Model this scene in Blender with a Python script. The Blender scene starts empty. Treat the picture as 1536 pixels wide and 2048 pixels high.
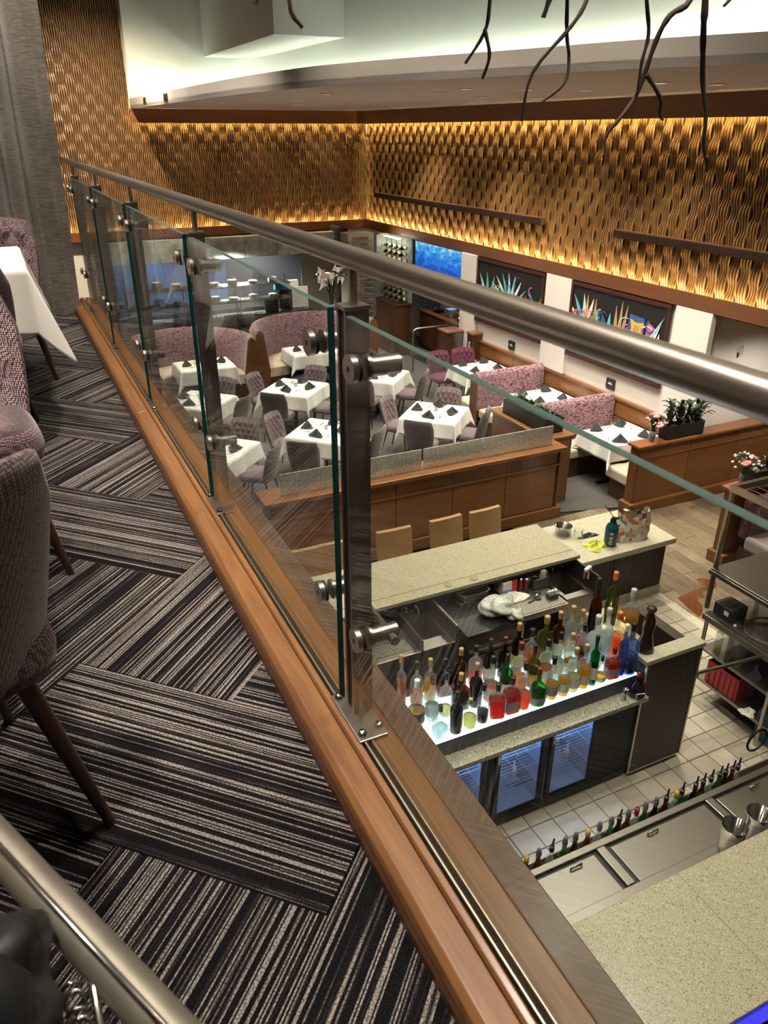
import bpy, math, random
from mathutils import Vector, Matrix
random.seed(7)
PI = math.pi
sc = bpy.context.scene
col = sc.collection

# ------------------------------------------------------------------ camera
F_PX, CXP, CYP, HORIZON, VPX = 1538.0, 768.0, 1024.0, 262.0, -45.0
PITCH = math.atan((CYP - HORIZON) / F_PX)
YAW = math.atan((CXP - VPX) / math.hypot(F_PX, CYP - HORIZON))
cam_d = bpy.data.cameras.new('camera')
cam = bpy.data.objects.new('camera', cam_d)
col.objects.link(cam)
cam.location = (0, 0, 4.75)
cam.rotation_euler = (PI / 2 - PITCH, 0, -YAW)
cam_d.sensor_fit = 'VERTICAL'
cam_d.sensor_height = 24
cam_d.lens = 24 * F_PX / 2048
cam_d.clip_start = 0.02
cam_d.clip_end = 200
cam_d.dof.use_dof = True
cam_d.dof.focus_distance = 4.2
cam_d.dof.aperture_fstop = 7.0
sc.camera = cam

# ------------------------------------------------------------------ world, exposure
w = bpy.data.worlds.new('world')
sc.world = w
w.use_nodes = True
w.node_tree.nodes['Background'].inputs[0].default_value = (1.0, 0.86, 0.72, 1)
w.node_tree.nodes['Background'].inputs[1].default_value = 0.05
sc.view_settings.view_transform = 'Standard'
sc.view_settings.look = 'None'
sc.view_settings.gamma = 1
sc.view_settings.use_curve_mapping = False
sc.view_settings.exposure = 0.25
sc.cycles.use_denoising = True
sc.cycles.use_adaptive_sampling = True
sc.cycles.adaptive_threshold = 0.06
sc.cycles.use_light_tree = False
sc.cycles.max_bounces = 6
sc.cycles.diffuse_bounces = 2
sc.cycles.glossy_bounces = 3
sc.cycles.transmission_bounces = 4
sc.cycles.transparent_max_bounces = 12
sc.cycles.caustics_reflective = False
sc.cycles.caustics_refractive = False
sc.cycles.sample_clamp_indirect = 6

# soffit downlights plus added unseen fill spots: (x, y, z, watts, cone degrees, warmth)
WARM = (1.0, 0.80, 0.58)
NEUT = (1.0, 0.88, 0.74)
def spot(x, y, z, watts, cone, colr=NEUT, tilt=(0, 0), blend=.6, rad=.07):
    d = bpy.data.lights.new('downlight_fill_spot', 'SPOT')
    d.energy = watts; d.color = colr; d.spot_size = math.radians(cone); d.spot_blend = blend
    d.shadow_soft_size = rad
    o = bpy.data.objects.new('downlight_fill_spot', d)
    col.objects.link(o)
    o.location = (x, y, z); o.rotation_euler = (math.radians(tilt[0]), math.radians(tilt[1]), 0)
    return o
SOFFIT_SPOTS = [(4.03, 10.19), (4.6, 12.9), (4.95, 8.36), (6.28, 10.16), (6.37, 8.07), (5.63, 8.16), (6.06, 6.54),
                (6.76, 6.5), (5.2, 14.6), (6.9, 12.2), (3.7, 14.6), (7.25, 8.2), (7.25, 10.2), (7.25, 12.1), (7.4, 15.0)]
for x, y in SOFFIT_SPOTS:
    spot(x, y, 5.13, 260, 108)
for x, y in ((2.9, 3.0), (3.0, 5.2), (4.9, 4.0), (2.6, 1.2), (5.6, 5.8), (2.4, 7.2)):   # unseen fill spots added high over the bar
    spot(x, y, 8.0, 470, 80, NEUT)
for x, y in ((-.6, .6), (.15, 2.3), (-.7, 4.2), (.2, 5.6), (-1.8, 2.5)):      # unseen fill spots added over the mezzanine
    spot(x, y, 7.6, 330, 85, NEUT)
for x, y in ((1.6, 10.4), (2.4, 12.6), (2.2, 15.0)):      # unseen fill spots added over the open part of the dining room
    spot(x, y, 8.0, 1100, 75, NEUT)
for y in (7.0, 9.0, 11.0, 13.5):                       # wall washers on the reed wall
    spot(7.55, y, 5.12, 40, 80, (1, .72, .45), tilt=(0, 25), blend=.8)
for x in (4.0, 5.6, 7.2):                                # unseen washers added to brighten the back reed wall
    spot(x, 17.75, 5.12, 45, 80, (1, .74, .48), tilt=(25, 0), blend=.9)
for x in (3.0, 17.0 / 3):                                # unseen lights added to brighten the kitchen
    spot(x, 19.0, 2.5, 220, 150, (.8, .92, 1))
spot(9.1, 6.3, 2.55, 110, 150, NEUT)  # unseen spot added to light the return wall
spot(4.6, 17.6, 2.4, 480, 150, (.95, 1, .93))  # another added spot, brightens the kitchen pass
spot(1.9, 15.2, 7.6, 2300, 110, WARM, tilt=(25, 0), blend=1)
# ------------------------------------------------------------------ mesh helper
def rgb(h, a=1):
    h = h.lstrip('#')
    out = []
    for i in (0, 2, 4):
        c = int(h[i:i + 2], 16) / 255
        out.append(c / 12.92 if c <= .04045 else ((c + .055) / 1.055) ** 2.4)
    return (*out, a)

class MB:
    def __init__(s): s.v = []; s.f = []; s.m = []; s.sm = []
    def add(s, vs, fs, mi=0, smooth=False):
        o = len(s.v)
        s.v += [tuple(p) for p in vs]
        for f in fs:
            s.f.append(tuple(i + o for i in f)); s.m.append(mi); s.sm.append(smooth)
        return s
    def bx(s, x0, x1, y0, y1, z0, z1, mi=0):
        return s.add([(x0, y0, z0), (x1, y0, z0), (x1, y1, z0), (x0, y1, z0), (x0, y0, z1), (x1, y0, z1), (x1, y1, z1), (x0, y1, z1)],
                     [(3, 2, 1, 0), (4, 5, 6, 7), (0, 1, 5, 4), (1, 2, 6, 5), (2, 3, 7, 6), (3, 0, 4, 7)], mi)
    def box(s, c, d, rz=0, mi=0, M=None):
        v = [Vector((sx * d[0] / 2, sy * d[1] / 2, sz * d[2] / 2)) for sz in (-1, 1) for sx, sy in ((-1, -1), (1, -1), (1, 1), (-1, 1))]
        R = M if M is not None else Matrix.Rotation(rz, 3, 'Z')
        v = [R @ p + Vector(c) for p in v]
        return s.add(v, [(3, 2, 1, 0), (4, 5, 6, 7), (0, 1, 5, 4), (1, 2, 6, 5), (2, 3, 7, 6), (3, 0, 4, 7)], mi)
    def prism(s, poly, z0, z1, mi=0):
        n = len(poly)
        a = sum(poly[i][0] * poly[(i + 1) % n][1] - poly[(i + 1) % n][0] * poly[i][1] for i in range(n))
        if a < 0: poly = poly[::-1]
        vs = [(x, y, z0) for x, y in poly] + [(x, y, z1) for x, y in poly]
        fs = [tuple(range(n))[::-1], tuple(range(n, 2 * n))] + [(i, (i + 1) % n, n + (i + 1) % n, n + i) for i in range(n)]
        return s.add(vs, fs, mi)
    def cyl(s, p0, p1, r0, r1=None, n=12, mi=0, caps=True):
        return s.tube([p0, p1], [r0, r0 if r1 is None else r1], n, mi, caps)
    def tube(s, pts, r, n=8, mi=0, caps=True, smooth=True):
        pts = [Vector(p) for p in pts]
        rs = r if isinstance(r, (list, tuple)) else [r] * len(pts)
        vs, fs = [], []
        ref = None
        for i, p in enumerate(pts):
            t = (pts[min(i + 1, len(pts) - 1)] - pts[max(i - 1, 0)]).normalized()
            if ref is None:
                ref = Vector((0, 0, 1)) if abs(t.z) < .9 else Vector((1, 0, 0))
            u = (ref - t * ref.dot(t)).normalized(); ref = u
            b = t.cross(u)
            for k in range(n):
                a = 2 * PI * k / n
                vs.append(p + (u * math.cos(a) + b * math.sin(a)) * rs[i])
        for i in range(len(pts) - 1):
            for k in range(n):
                fs.append((i * n + k, i * n + (k + 1) % n, (i + 1) * n + (k + 1) % n, (i + 1) * n + k))
        s.add(vs, fs, mi, smooth)
        if caps:
            m = (len(pts) - 1) * n
            s.add(vs[:n], [tuple(range(n))[::-1]], mi); s.add(vs[m:m + n], [tuple(range(n))], mi)
        return s
    def lathe(s, prof, c=(0, 0, 0), n=16, mi=0, smooth=True):
        vs, fs = [], []
        for r, z in prof:
            for k in range(n):
                a = 2 * PI * k / n
                vs.append((c[0] + r * math.cos(a), c[1] + r * math.sin(a), c[2] + z))
        for i in range(len(prof) - 1):
            for k in range(n):
                fs.append((i * n + k, i * n + (k + 1) % n, (i + 1) * n + (k + 1) % n, (i + 1) * n + k))
        return s.add(vs, fs, mi, smooth)
    def grid(s, rows, mi=0, smooth=True, flip=False, wrap=False):
        nj = len(rows[0])
        vs = [p for r in rows for p in r]
        fs = []
        for i in range(len(rows) - 1):
            for j in range(nj if wrap else nj - 1):
                j2 = (j + 1) % nj
                q = (i * nj + j, i * nj + j2, (i + 1) * nj + j2, (i + 1) * nj + j)
                fs.append(q[::-1] if flip else q)
        return s.add(vs, fs, mi, smooth)
    def blob(s, c, r, n=10, m=8, wob=.0, seed=0, mi=0):
        rnd = random.Random(seed)
        ph = [rnd.random() * 6.28 for _ in range(6)]
        rows = []
        for i in range(m + 1):
            th = PI * i / m
            row = []
            for j in range(n):
                a = 2 * PI * j / n
                k = 1 + wob * (math.sin(3 * a + ph[0] + 2 * th) + .6 * math.sin(5 * a + 4 * th + ph[1]) + .5 * math.sin(7 * th + ph[2] + 2 * a)) * math.sin(th)
                row.append((c[0] + r[0] * k * math.sin(th) * math.cos(a), c[1] + r[1] * k * math.sin(th) * math.sin(a), c[2] - r[2] * k * math.cos(th)))
            rows.append(row)
        return s.grid(rows, mi, True, wrap=True)
    def mesh(s, name, mats):
        me = bpy.data.meshes.new(name)
        me.from_pydata(s.v, [], s.f)
        for m in (mats if isinstance(mats, (list, tuple)) else [mats]): me.materials.append(m)
        me.polygons.foreach_set('material_index', s.m)
        me.polygons.foreach_set('use_smooth', s.sm)
        me.update()
        return me
    def build(s, name, mats, parent=None, bevel=0, world=True, loc=None):
        if parent is not None and world:
            L = parent['_w'] if '_w' in parent else parent.location
            if parent.parent is not None: L = Vector((0, 0, 0)) + parent.parent.location
            s.v = [(x - L[0], y - L[1], z - L[2]) for x, y, z in s.v]
        elif parent is None and world and loc is not None:
            s.v = [(x - loc[0], y - loc[1], z - loc[2]) for x, y, z in s.v]
        o = bpy.data.objects.new(name, s.mesh(name, mats))
        col.objects.link(o)
        if parent is not None: o.parent = parent
        elif loc is not None: o.location = loc
        if bevel:
            b = o.modifiers.new('bevel', 'BEVEL'); b.width = bevel; b.segments = 2; b.limit_method = 'ANGLE'
        return o

def tag(o, label=None, cat=None, group=None, kind=None):
    if label: o['label'] = label
    if cat: o['category'] = cat
    if group: o['group'] = group
    if kind: o['kind'] = kind
    return o
def thing(name, label, cat, loc=(0, 0, 0), rz=0, group=None):
    o = bpy.data.objects.new(name, None)
    o.empty_display_size = .05
    col.objects.link(o); o.location = loc; o.rotation_euler = (0, 0, rz)
    return tag(o, label, cat, group)
def obj(name, me, parent=None, loc=(0, 0, 0), rot=(0, 0, 0), scale=None):
    o = bpy.data.objects.new(name, me); col.objects.link(o)
    o.parent = parent; o.location = loc; o.rotation_euler = rot
    if scale: o.scale = scale
    return o
def copy_tree(root, loc, rz=None, label=None, group=None, rot=None):
    r = root.copy(); col.objects.link(r); r.location = loc
    if rz is not None: r.rotation_euler = (0, 0, rz)
    if rot is not None: r.rotation_euler = rot
    if label: r['label'] = label
    if group: r['group'] = group
    for ch in root.children:
        c = ch.copy(); col.objects.link(c); c.parent = r
        for g in ch.children:
            d = g.copy(); col.objects.link(d); d.parent = c
    return r
def struct(o):
    o['kind'] = 'structure'; return o
_txt = {}
def text_mesh(s, size, mat, ext=.0004):
    cu = bpy.data.curves.new('t', 'FONT'); cu.body = s; cu.size = size; cu.extrude = ext
    cu.align_x = 'CENTER'; cu.align_y = 'CENTER'; cu.resolution_u = 3
    o = bpy.data.objects.new('t', cu); col.objects.link(o)
    dg = bpy.context.evaluated_depsgraph_get()
    me = bpy.data.meshes.new_from_object(o.evaluated_get(dg))
    bpy.data.objects.remove(o)
    me.materials.clear(); me.materials.append(mat)
    return me

# ------------------------------------------------------------------ materials
def nodes(name):
    m = bpy.data.materials.new(name); m.use_nodes = True
    nt = m.node_tree
    return m, nt, nt.nodes['Principled BSDF']
def N(nt, t, **kw):
    n = nt.nodes.new(t)
    for k, v in kw.items():
        if k.startswith('_'): setattr(n, k[1:], v)
        else: n.inputs[k.replace('__', ' ')].default_value = v
    return n
def ramp(nt, stops, fac, interp='LINEAR'):
    r = nt.nodes.new('ShaderNodeValToRGB'); cr = r.color_ramp; cr.interpolation = interp
    while len(cr.elements) > 1: cr.elements.remove(cr.elements[-1])
    cr.elements[0].position = stops[0][0]; cr.elements[0].color = stops[0][1]
    for p, c in stops[1:]:
        e = cr.elements.new(p); e.color = c
    nt.links.new(fac, r.inputs[0])
    return r.outputs[0]
def mapping(nt, scale, rot=(0, 0, 0), coord='Object'):
    tc = nt.nodes.new('ShaderNodeTexCoord')
    mp = nt.nodes.new('ShaderNodeMapping'); mp.inputs['Scale'].default_value = scale; mp.inputs['Rotation'].default_value = rot
    nt.links.new(tc.outputs[coord], mp.inputs[0])
    return mp.outputs[0]
def bump(nt, b, h, s=.3, d=.002):
    n = nt.nodes.new('ShaderNodeBump'); n.inputs['Strength'].default_value = s; n.inputs['Distance'].default_value = d
    nt.links.new(h, n.inputs['Height']); nt.links.new(n.outputs[0], b.inputs['Normal'])
def plain(name, c, rough=.6, metal=0, spec=.5, emit=None, es=0, coat=0, var=0.0, vs=40, sub=0):
    m, nt, b = nodes(name)
    c = rgb(c) if isinstance(c, str) else c
    b.inputs['Base Color'].default_value = c
    b.inputs['Roughness'].default_value = rough; b.inputs['Metallic'].default_value = metal
    b.inputs['Specular IOR Level'].default_value = spec; b.inputs['Coat Weight'].default_value = coat
    nz = N(nt, 'ShaderNodeTexNoise', Scale=vs, Detail=3)
    nt.links.new(mapping(nt, (1, 1, 1)), nz.inputs[0])
    if var:
        k0 = tuple(x * (1 - var) for x in c[:3]) + (1,); k1 = tuple(min(1, x * (1 + var)) for x in c[:3]) + (1,)
        nt.links.new(ramp(nt, [(.3, k0), (.7, k1)], nz.outputs[0]), b.inputs['Base Color'])
    else:
        mr = N(nt, 'ShaderNodeMapRange'); mr.inputs['To Min'].default_value = max(0, rough - .05); mr.inputs['To Max'].default_value = min(1, rough + .05)
        nt.links.new(nz.outputs[0], mr.inputs[0]); nt.links.new(mr.outputs[0], b.inputs['Roughness'])
    if emit:
        b.inputs['Emission Color'].default_value = rgb(emit) if isinstance(emit, str) else emit
        b.inputs['Emission Strength'].default_value = es
    return m
def wood(name, c0, c1, axis='x', rough=.38, scale=9, coat=.15):
    m, nt, b = nodes(name)
    s = {'x': (.35, 6, 6), 'y': (6, .35, 6), 'z': (6, 6, .35)}[axis]
    nz = N(nt, 'ShaderNodeTexNoise', Scale=scale, Detail=6, Roughness=.65, Distortion=.4)
    nt.links.new(mapping(nt, s), nz.inputs[0])
    nt.links.new(ramp(nt, [(.3, rgb(c0)), (.7, rgb(c1))], nz.outputs[0]), b.inputs['Base Color'])
    b.inputs['Roughness'].default_value = rough; b.inputs['Coat Weight'].default_value = coat; b.inputs['Coat Roughness'].default_value = .2
    bump(nt, b, nz.outputs[0], .08)
    return m
def brushed(name, c, rough=.28, scale=(2, 60, 60), metal=1, var=.04):
    m, nt, b = nodes(name)
    nz = N(nt, 'ShaderNodeTexNoise', Scale=20, Detail=3)
    nt.links.new(mapping(nt, scale), nz.inputs[0])
    c = rgb(c)
    nt.links.new(ramp(nt, [(.3, tuple(x * (1 - var) for x in c[:3]) + (1,)), (.7, tuple(min(1, x * (1 + var)) for x in c[:3]) + (1,))], nz.outputs[0]), b.inputs['Base Color'])
    b.inputs['Metallic'].default_value = metal
    mr = N(nt, 'ShaderNodeMapRange'); mr.inputs['To Min'].default_value = rough - .03; mr.inputs['To Max'].default_value = rough + .05
    nt.links.new(nz.outputs[0], mr.inputs[0]); nt.links.new(mr.outputs[0], b.inputs['Roughness'])
    return m
def tweed(name, cols, scale=180, stretch=(1, 1, 1), rough=.9, bs=.4):
    m, nt, b = nodes(name)
    nz = N(nt, 'ShaderNodeTexNoise', Scale=scale, Detail=2, Roughness=.7)
    nt.links.new(mapping(nt, stretch), nz.inputs[0])
    st = [(.32 + .36 * i / max(1, len(cols) - 1), rgb(c)) for i, c in enumerate(cols)]
    nt.links.new(ramp(nt, st, nz.outputs[0]), b.inputs['Base Color'])
    b.inputs['Roughness'].default_value = rough; b.inputs['Sheen Weight'].default_value = .3
    bump(nt, b, nz.outputs[0], bs, .002)
    return m
def granite(name, base, dark, light, scale=55):
    m, nt, b = nodes(name)
    v = N(nt, 'ShaderNodeTexVoronoi', Scale=scale); n2 = N(nt, 'ShaderNodeTexNoise', Scale=scale * 1.6, Detail=3)
    mp = mapping(nt, (1, 1, 1))
    nt.links.new(mp, v.inputs[0]); nt.links.new(mp, n2.inputs[0])
    sx = nt.nodes.new('ShaderNodeSeparateColor'); nt.links.new(v.outputs['Color'], sx.inputs[0])
    c1 = ramp(nt, [(0, rgb(dark)), (.05, rgb(dark)), (.07, rgb(base)), (.82, rgb(base)), (.88, rgb(light))], sx.outputs[0])
    c2 = ramp(nt, [(.3, (.86, .86, .84, 1)), (.62, (1, 1, 1, 1))], n2.outputs[0])
    mx = nt.nodes.new('ShaderNodeMix'); mx.data_type = 'RGBA'; mx.blend_type = 'MULTIPLY'; mx.inputs[0].default_value = 1
    nt.links.new(c1, mx.inputs[6]); nt.links.new(c2, mx.inputs[7]); nt.links.new(mx.outputs[2], b.inputs['Base Color'])
    b.inputs['Roughness'].default_value = .22
    return m
def schlick(nt, f0=.04):
    lw = N(nt, 'ShaderNodeLayerWeight', Blend=.5)
    p = nt.nodes.new('ShaderNodeMath'); p.operation = 'POWER'; p.inputs[1].default_value = 5
    q = nt.nodes.new('ShaderNodeMath'); q.operation = 'MULTIPLY_ADD'; q.inputs[1].default_value = 1 - f0; q.inputs[2].default_value = f0
    nt.links.new(lw.outputs['Facing'], p.inputs[0]); nt.links.new(p.outputs[0], q.inputs[0])
    return q.outputs[0]
def glass(name, tint=(.93, .97, .95), f0=.04, rough=0.0):
    m = bpy.data.materials.new(name); m.use_nodes = True
    nt = m.node_tree; nt.nodes.clear()
    out = nt.nodes.new('ShaderNodeOutputMaterial'); mix = nt.nodes.new('ShaderNodeMixShader')
    tr = nt.nodes.new('ShaderNodeBsdfTransparent'); gl = nt.nodes.new('ShaderNodeBsdfGlossy')
    tr.inputs[0].default_value = (*tint, 1); gl.inputs['Roughness'].default_value = rough
    nt.links.new(schlick(nt, f0), mix.inputs[0]); nt.links.new(tr.outputs[0], mix.inputs[1]); nt.links.new(gl.outputs[0], mix.inputs[2])
    nt.links.new(mix.outputs[0], out.inputs[0])
    return m
def liquid(name, c, trans=.6):
    m = bpy.data.materials.new(name); m.use_nodes = True
    nt = m.node_tree; nt.nodes.clear()
    c = rgb(c)
    out = nt.nodes.new('ShaderNodeOutputMaterial'); m1 = nt.nodes.new('ShaderNodeMixShader'); m2 = nt.nodes.new('ShaderNodeMixShader')
    tr = nt.nodes.new('ShaderNodeBsdfTransparent'); tl = nt.nodes.new('ShaderNodeBsdfTranslucent'); gl = nt.nodes.new('ShaderNodeBsdfGlossy')
    tr.inputs[0].default_value = c; tl.inputs[0].default_value = c; gl.inputs['Roughness'].default_value = .05
    m1.inputs[0].default_value = 1 - trans
    nt.links.new(tr.outputs[0], m1.inputs[1]); nt.links.new(tl.outputs[0], m1.inputs[2])
    nt.links.new(schlick(nt), m2.inputs[0]); nt.links.new(m1.outputs[0], m2.inputs[1]); nt.links.new(gl.outputs[0], m2.inputs[2])
    nt.links.new(m2.outputs[0], out.inputs[0])
    return m
def carpet(name, dark, mid, light, freq=320):
    m, nt, b = nodes(name)
    tc = nt.nodes.new('ShaderNodeTexCoord'); sp = nt.nodes.new('ShaderNodeSeparateXYZ'); nt.links.new(tc.outputs['Object'], sp.inputs[0])
    oi = nt.nodes.new('ShaderNodeObjectInfo')
    def M(op, a, b_=None):
        n = nt.nodes.new('ShaderNodeMath'); n.operation = op
        for i, x in enumerate((a, b_)):
            if x is None: continue
            if isinstance(x, (int, float)): n.inputs[i].default_value = x
            else: nt.links.new(x, n.inputs[i])
        return n.outputs[0]
    fl = M('FLOOR', M('MULTIPLY', sp.outputs[1], freq))
    wn = nt.nodes.new('ShaderNodeTexWhiteNoise'); wn.noise_dimensions = '2D'
    cmb = nt.nodes.new('ShaderNodeCombineXYZ')
    nt.links.new(fl, cmb.inputs[0]); nt.links.new(M('MULTIPLY', oi.outputs['Random'], 97.0), cmb.inputs[1]); nt.links.new(cmb.outputs[0], wn.inputs[0])
    # slow changes of the yarn along its length
    mp = nt.nodes.new('ShaderNodeMapping'); mp.inputs['Scale'].default_value = (5, freq * .5, 1); nt.links.new(tc.outputs['Object'], mp.inputs[0])
    nl = N(nt, 'ShaderNodeTexNoise', Scale=1, Detail=2); nt.links.new(mp.outputs[0], nl.inputs[0])
    big = N(nt, 'ShaderNodeTexNoise', Scale=6, Detail=1)
    mp3 = nt.nodes.new('ShaderNodeMapping'); mp3.inputs['Scale'].default_value = (.15, 1.6, 1); nt.links.new(tc.outputs['Object'], mp3.inputs[0]); nt.links.new(mp3.outputs[0], big.inputs[0])
    a = M('ADD', wn.outputs['Value'], M('MULTIPLY', M('SUBTRACT', nl.outputs[0], .5), .5))
    a = M('ADD', a, M('MULTIPLY', M('SUBTRACT', big.outputs[0], .5), .35))
    cc = ramp(nt, [(.48, rgb(dark)), (.66, rgb(mid)), (.80, rgb(light)), (1.0, rgb(light))], a)
    yarn = N(nt, 'ShaderNodeTexNoise', Scale=260, Detail=2); nt.links.new(tc.outputs['Object'], yarn.inputs[0])
    c2 = ramp(nt, [(.40, (.2, .2, .2, 1)), (.6, (1.2, 1.2, 1.2, 1))], yarn.outputs[0])
    mx = nt.nodes.new('ShaderNodeMix'); mx.data_type = 'RGBA'; mx.blend_type = 'MULTIPLY'; mx.inputs[0].default_value = .85
    nt.links.new(cc, mx.inputs[6]); nt.links.new(c2, mx.inputs[7]); nt.links.new(mx.outputs[2], b.inputs['Base Color'])
    b.inputs['Roughness'].default_value = 1; b.inputs['Specular IOR Level'].default_value = .1
    bump(nt, b, yarn.outputs[0], .5, .004)
    return m
def check(name, c1, c2, scale=90, rot=.0):
    m, nt, b = nodes(name)
    vv = N(nt, 'ShaderNodeTexVoronoi', Scale=scale, Randomness=.25)
    nt.links.new(mapping(nt, (1, 1, 1)), vv.inputs[0])
    cc = ramp(nt, [(.38, rgb(c2)), (.52, rgb(c1))], vv.outputs['Distance'])
    nt.links.new(cc, b.inputs['Base Color'])
    b.inputs['Roughness'].default_value = .95; b.inputs['Sheen Weight'].default_value = .3
    bump(nt, b, vv.outputs['Distance'], .3, .001)
    return m
def varied(name, cols, rough=.4, nscale=(1, 1, 1), ns=8, grain=.25):
    """per-piece colour from the object's random value, plus grain"""
    m, nt, b = nodes(name)
    oi = nt.nodes.new('ShaderNodeObjectInfo')
    c1 = ramp(nt, [(i / max(1, len(cols) - 1), rgb(c)) for i, c in enumerate(cols)], oi.outputs['Random'])
    nz = N(nt, 'ShaderNodeTexNoise', Scale=ns, Detail=5, Roughness=.6)
    va = nt.nodes.new('ShaderNodeVectorMath'); va.operation = 'ADD'
    nt.links.new(mapping(nt, nscale), va.inputs[0]); nt.links.new(oi.outputs['Location'], va.inputs[1]); nt.links.new(va.outputs[0], nz.inputs[0])
    c2 = ramp(nt, [(.3, (1 - grain, 1 - grain, 1 - grain, 1)), (.7, (1 + grain * .4,) * 3 + (1,))], nz.outputs[0])
    mx = nt.nodes.new('ShaderNodeMix'); mx.data_type = 'RGBA'; mx.blend_type = 'MULTIPLY'; mx.inputs[0].default_value = 1
    nt.links.new(c1, mx.inputs[6]); nt.links.new(c2, mx.inputs[7]); nt.links.new(mx.outputs[2], b.inputs['Base Color'])
    b.inputs['Roughness'].default_value = rough
    return m
def emis(name, c, s):
    m = bpy.data.materials.new(name); m.use_nodes = True
    nt = m.node_tree; nt.nodes.clear()
    o = nt.nodes.new('ShaderNodeOutputMaterial'); e = nt.nodes.new('ShaderNodeEmission')
    e.inputs[0].default_value = rgb(c) if isinstance(c, str) else (*c, 1); e.inputs[1].default_value = s
    nt.links.new(e.outputs[0], o.inputs[0])
    return m

ORD = ['first', 'second', 'third', 'fourth', 'fifth', 'sixth', 'seventh', 'eighth', 'ninth', 'tenth', 'eleventh', 'twelfth', 'thirteenth', 'fourteenth', 'fifteenth', 'sixteenth', 'seventeenth', 'eighteenth', 'nineteenth', 'twentieth', 'twenty-first', 'twenty-second', 'twenty-third', 'twenty-fourth', 'twenty-fifth']
M = {}
M['wood_y'] = wood('cherry_wood_y', '#6a452a', '#8b6038', 'y')
M['wood_x'] = wood('cherry_wood_x', '#6b4224', '#885a30', 'x')
M['wood_z'] = wood('cherry_wood_z', '#633c20', '#7e532c', 'z')
M['wood_dark_y'] = wood('brown_fascia_y', '#5a3720', '#6d4427', 'y', .5)
M['wood_dark_x'] = wood('brown_fascia_x', '#6a3f20', '#7d4c28', 'x', .5)
M['wood_dk'] = wood('dark_cabinet_wood', '#3c2415', '#573520', 'z', .45)
M['laminate'] = wood('brown_laminate', '#5b4230', '#6b4f3a', 'x', .45, 20)
M['espresso'] = wood('espresso_laminate', '#17110f', '#221a17', 'z', .55, 14, 0)
M['pier'] = wood('dark_brown_laminate', '#2c201a', '#3a2b22', 'z', .55, 20, 0)
M['reed'] = wood('woven_reed', '#5e4022', '#98743f', 'z', .45, 5, .1)
M['backing'] = plain('reed_backing', '#2c1a0d', .9)
M['white_wall'] = plain('white_wall', '#d8d4cc', .8, var=.03, vs=3)
M['cove_wall'] = plain('cove_wall', '#d9dccf', .85, var=.02, vs=3)
M['soffit'] = plain('soffit_paint', '#bdb5ab', .85, var=.02, vs=3)
M['bulkhead'] = plain('bulkhead_paint', '#aaa99f', .85, var=.02, vs=3)
M['plain_ceiling'] = plain('ceiling_paint', '#c9c2b6', .9)
M['dark'] = plain('black_paint', '#0d0c0c', .5)
M['black_gloss'] = plain('black_gloss', '#08090b', .35, 0, .12)
M['rubber'] = plain('black_rubber', '#060606', .7)
M['steel'] = brushed('brushed_steel', '#b5aca2', .3, (60, .05, 60))
M['rail_steel'] = brushed('rail_steel', '#b5aba0', .33, (60, .02, 60), 1, .06)
M['post_steel'] = brushed('post_steel', '#9d9186', .34, (60, 60, .05))
M['counter_steel'] = brushed('counter_steel', '#8d8880', .34, (.1, 60, 60))
M['chrome'] = plain('chrome', '#d4d0ca', .1, 1)
M['clear_glass'] = glass('clear_glass')
M['thin_glass'] = glass('thin_clear_glass', (.97, .98, .97))
M['teal_edge'] = plain('glass_edge_teal', '#0c4a48', .15, 0, .6)
M['pale_edge'] = plain('glass_edge_pale', '#425a54', .25, 0, .6)
M['alu'] = brushed('aluminium_channel', '#c9c2b2', .35, (60, 2, 60))
M['carpet'] = carpet('striped_carpet', '#171417', '#332d30', '#918883')
M['carpet_seam'] = plain('carpet_seam', '#0d0b0c', 1)
M['dining_carpet'] = tweed('dining_carpet', ['#2b2827', '#4a4543', '#6f6963'], 55, (1, 3, 1), 1, .2)
M['tile'] = varied('bar_floor_tile', ['#a89c8c', '#b8ab99', '#c2b6a4', '#ada08f'], .35, (1, 1, 1), 5, .1)
M['grout'] = plain('dark_grout', '#2a231d', .9)
M['plank'] = varied('grey_oak_plank', ['#7d6b57', '#93806a', '#6c5b4a', '#a08c74', '#84715c'], .42, (9, .7, 9), 6, .6)
M['strip'] = granite('stone_strip', '#d5cdb8', '#a59c86', '#e9e4d4', 90)
M['granite'] = granite('speckled_granite', '#a49c84', '#6d6248', '#bdb6a0', 210)
M['granite2'] = granite('pale_granite', '#b9b29d', '#968d74', '#cec8b6', 190)
M['granite3'] = granite('bar_granite', '#9c9684', '#5a5244', '#bdb7a4', 130)
M['cloth'] = plain('white_tablecloth', '#efece6', .85, var=.02, vs=300)
M['napkin'] = plain('slate_napkin', '#2e3035', .9, var=.15, vs=200)
M['china'] = plain('white_china', '#e9e7e0', .2)
M['cutlery'] = plain('cutlery_steel', '#8d8d8d', .25, 1)
M['burgundy'] = tweed('burgundy_weave', ['#24101a', '#4c2334', '#7d5563', '#3d1a2a'], 26, (1, 1, 3.2), .9, .5)
M['burgundy_x'] = tweed('burgundy_weave_x', ['#240d18', '#54223a', '#a98a93', '#421a2c'], 20, (1, 1, 3.4), .9, .5)
M['velvet'] = tweed('purple_velvet', ['#3c1428', '#552038', '#70324e'], 90, (1, 1, 1), .8, .2)
M['mauve'] = tweed('mauve_fabric', ['#4f3f44', '#6d5a60', '#8a767b'], 220, (1, 1, 1), .9, .25)
M['mauve_back'] = tweed('mauve_outer_fabric', ['#433a3b', '#564c4d', '#6a5f60'], 220, (1, 1, 1), .9, .25)
M['check'] = check('mauve_check_fabric', '#3a1f2b', '#b9a2a6', 150)
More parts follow.
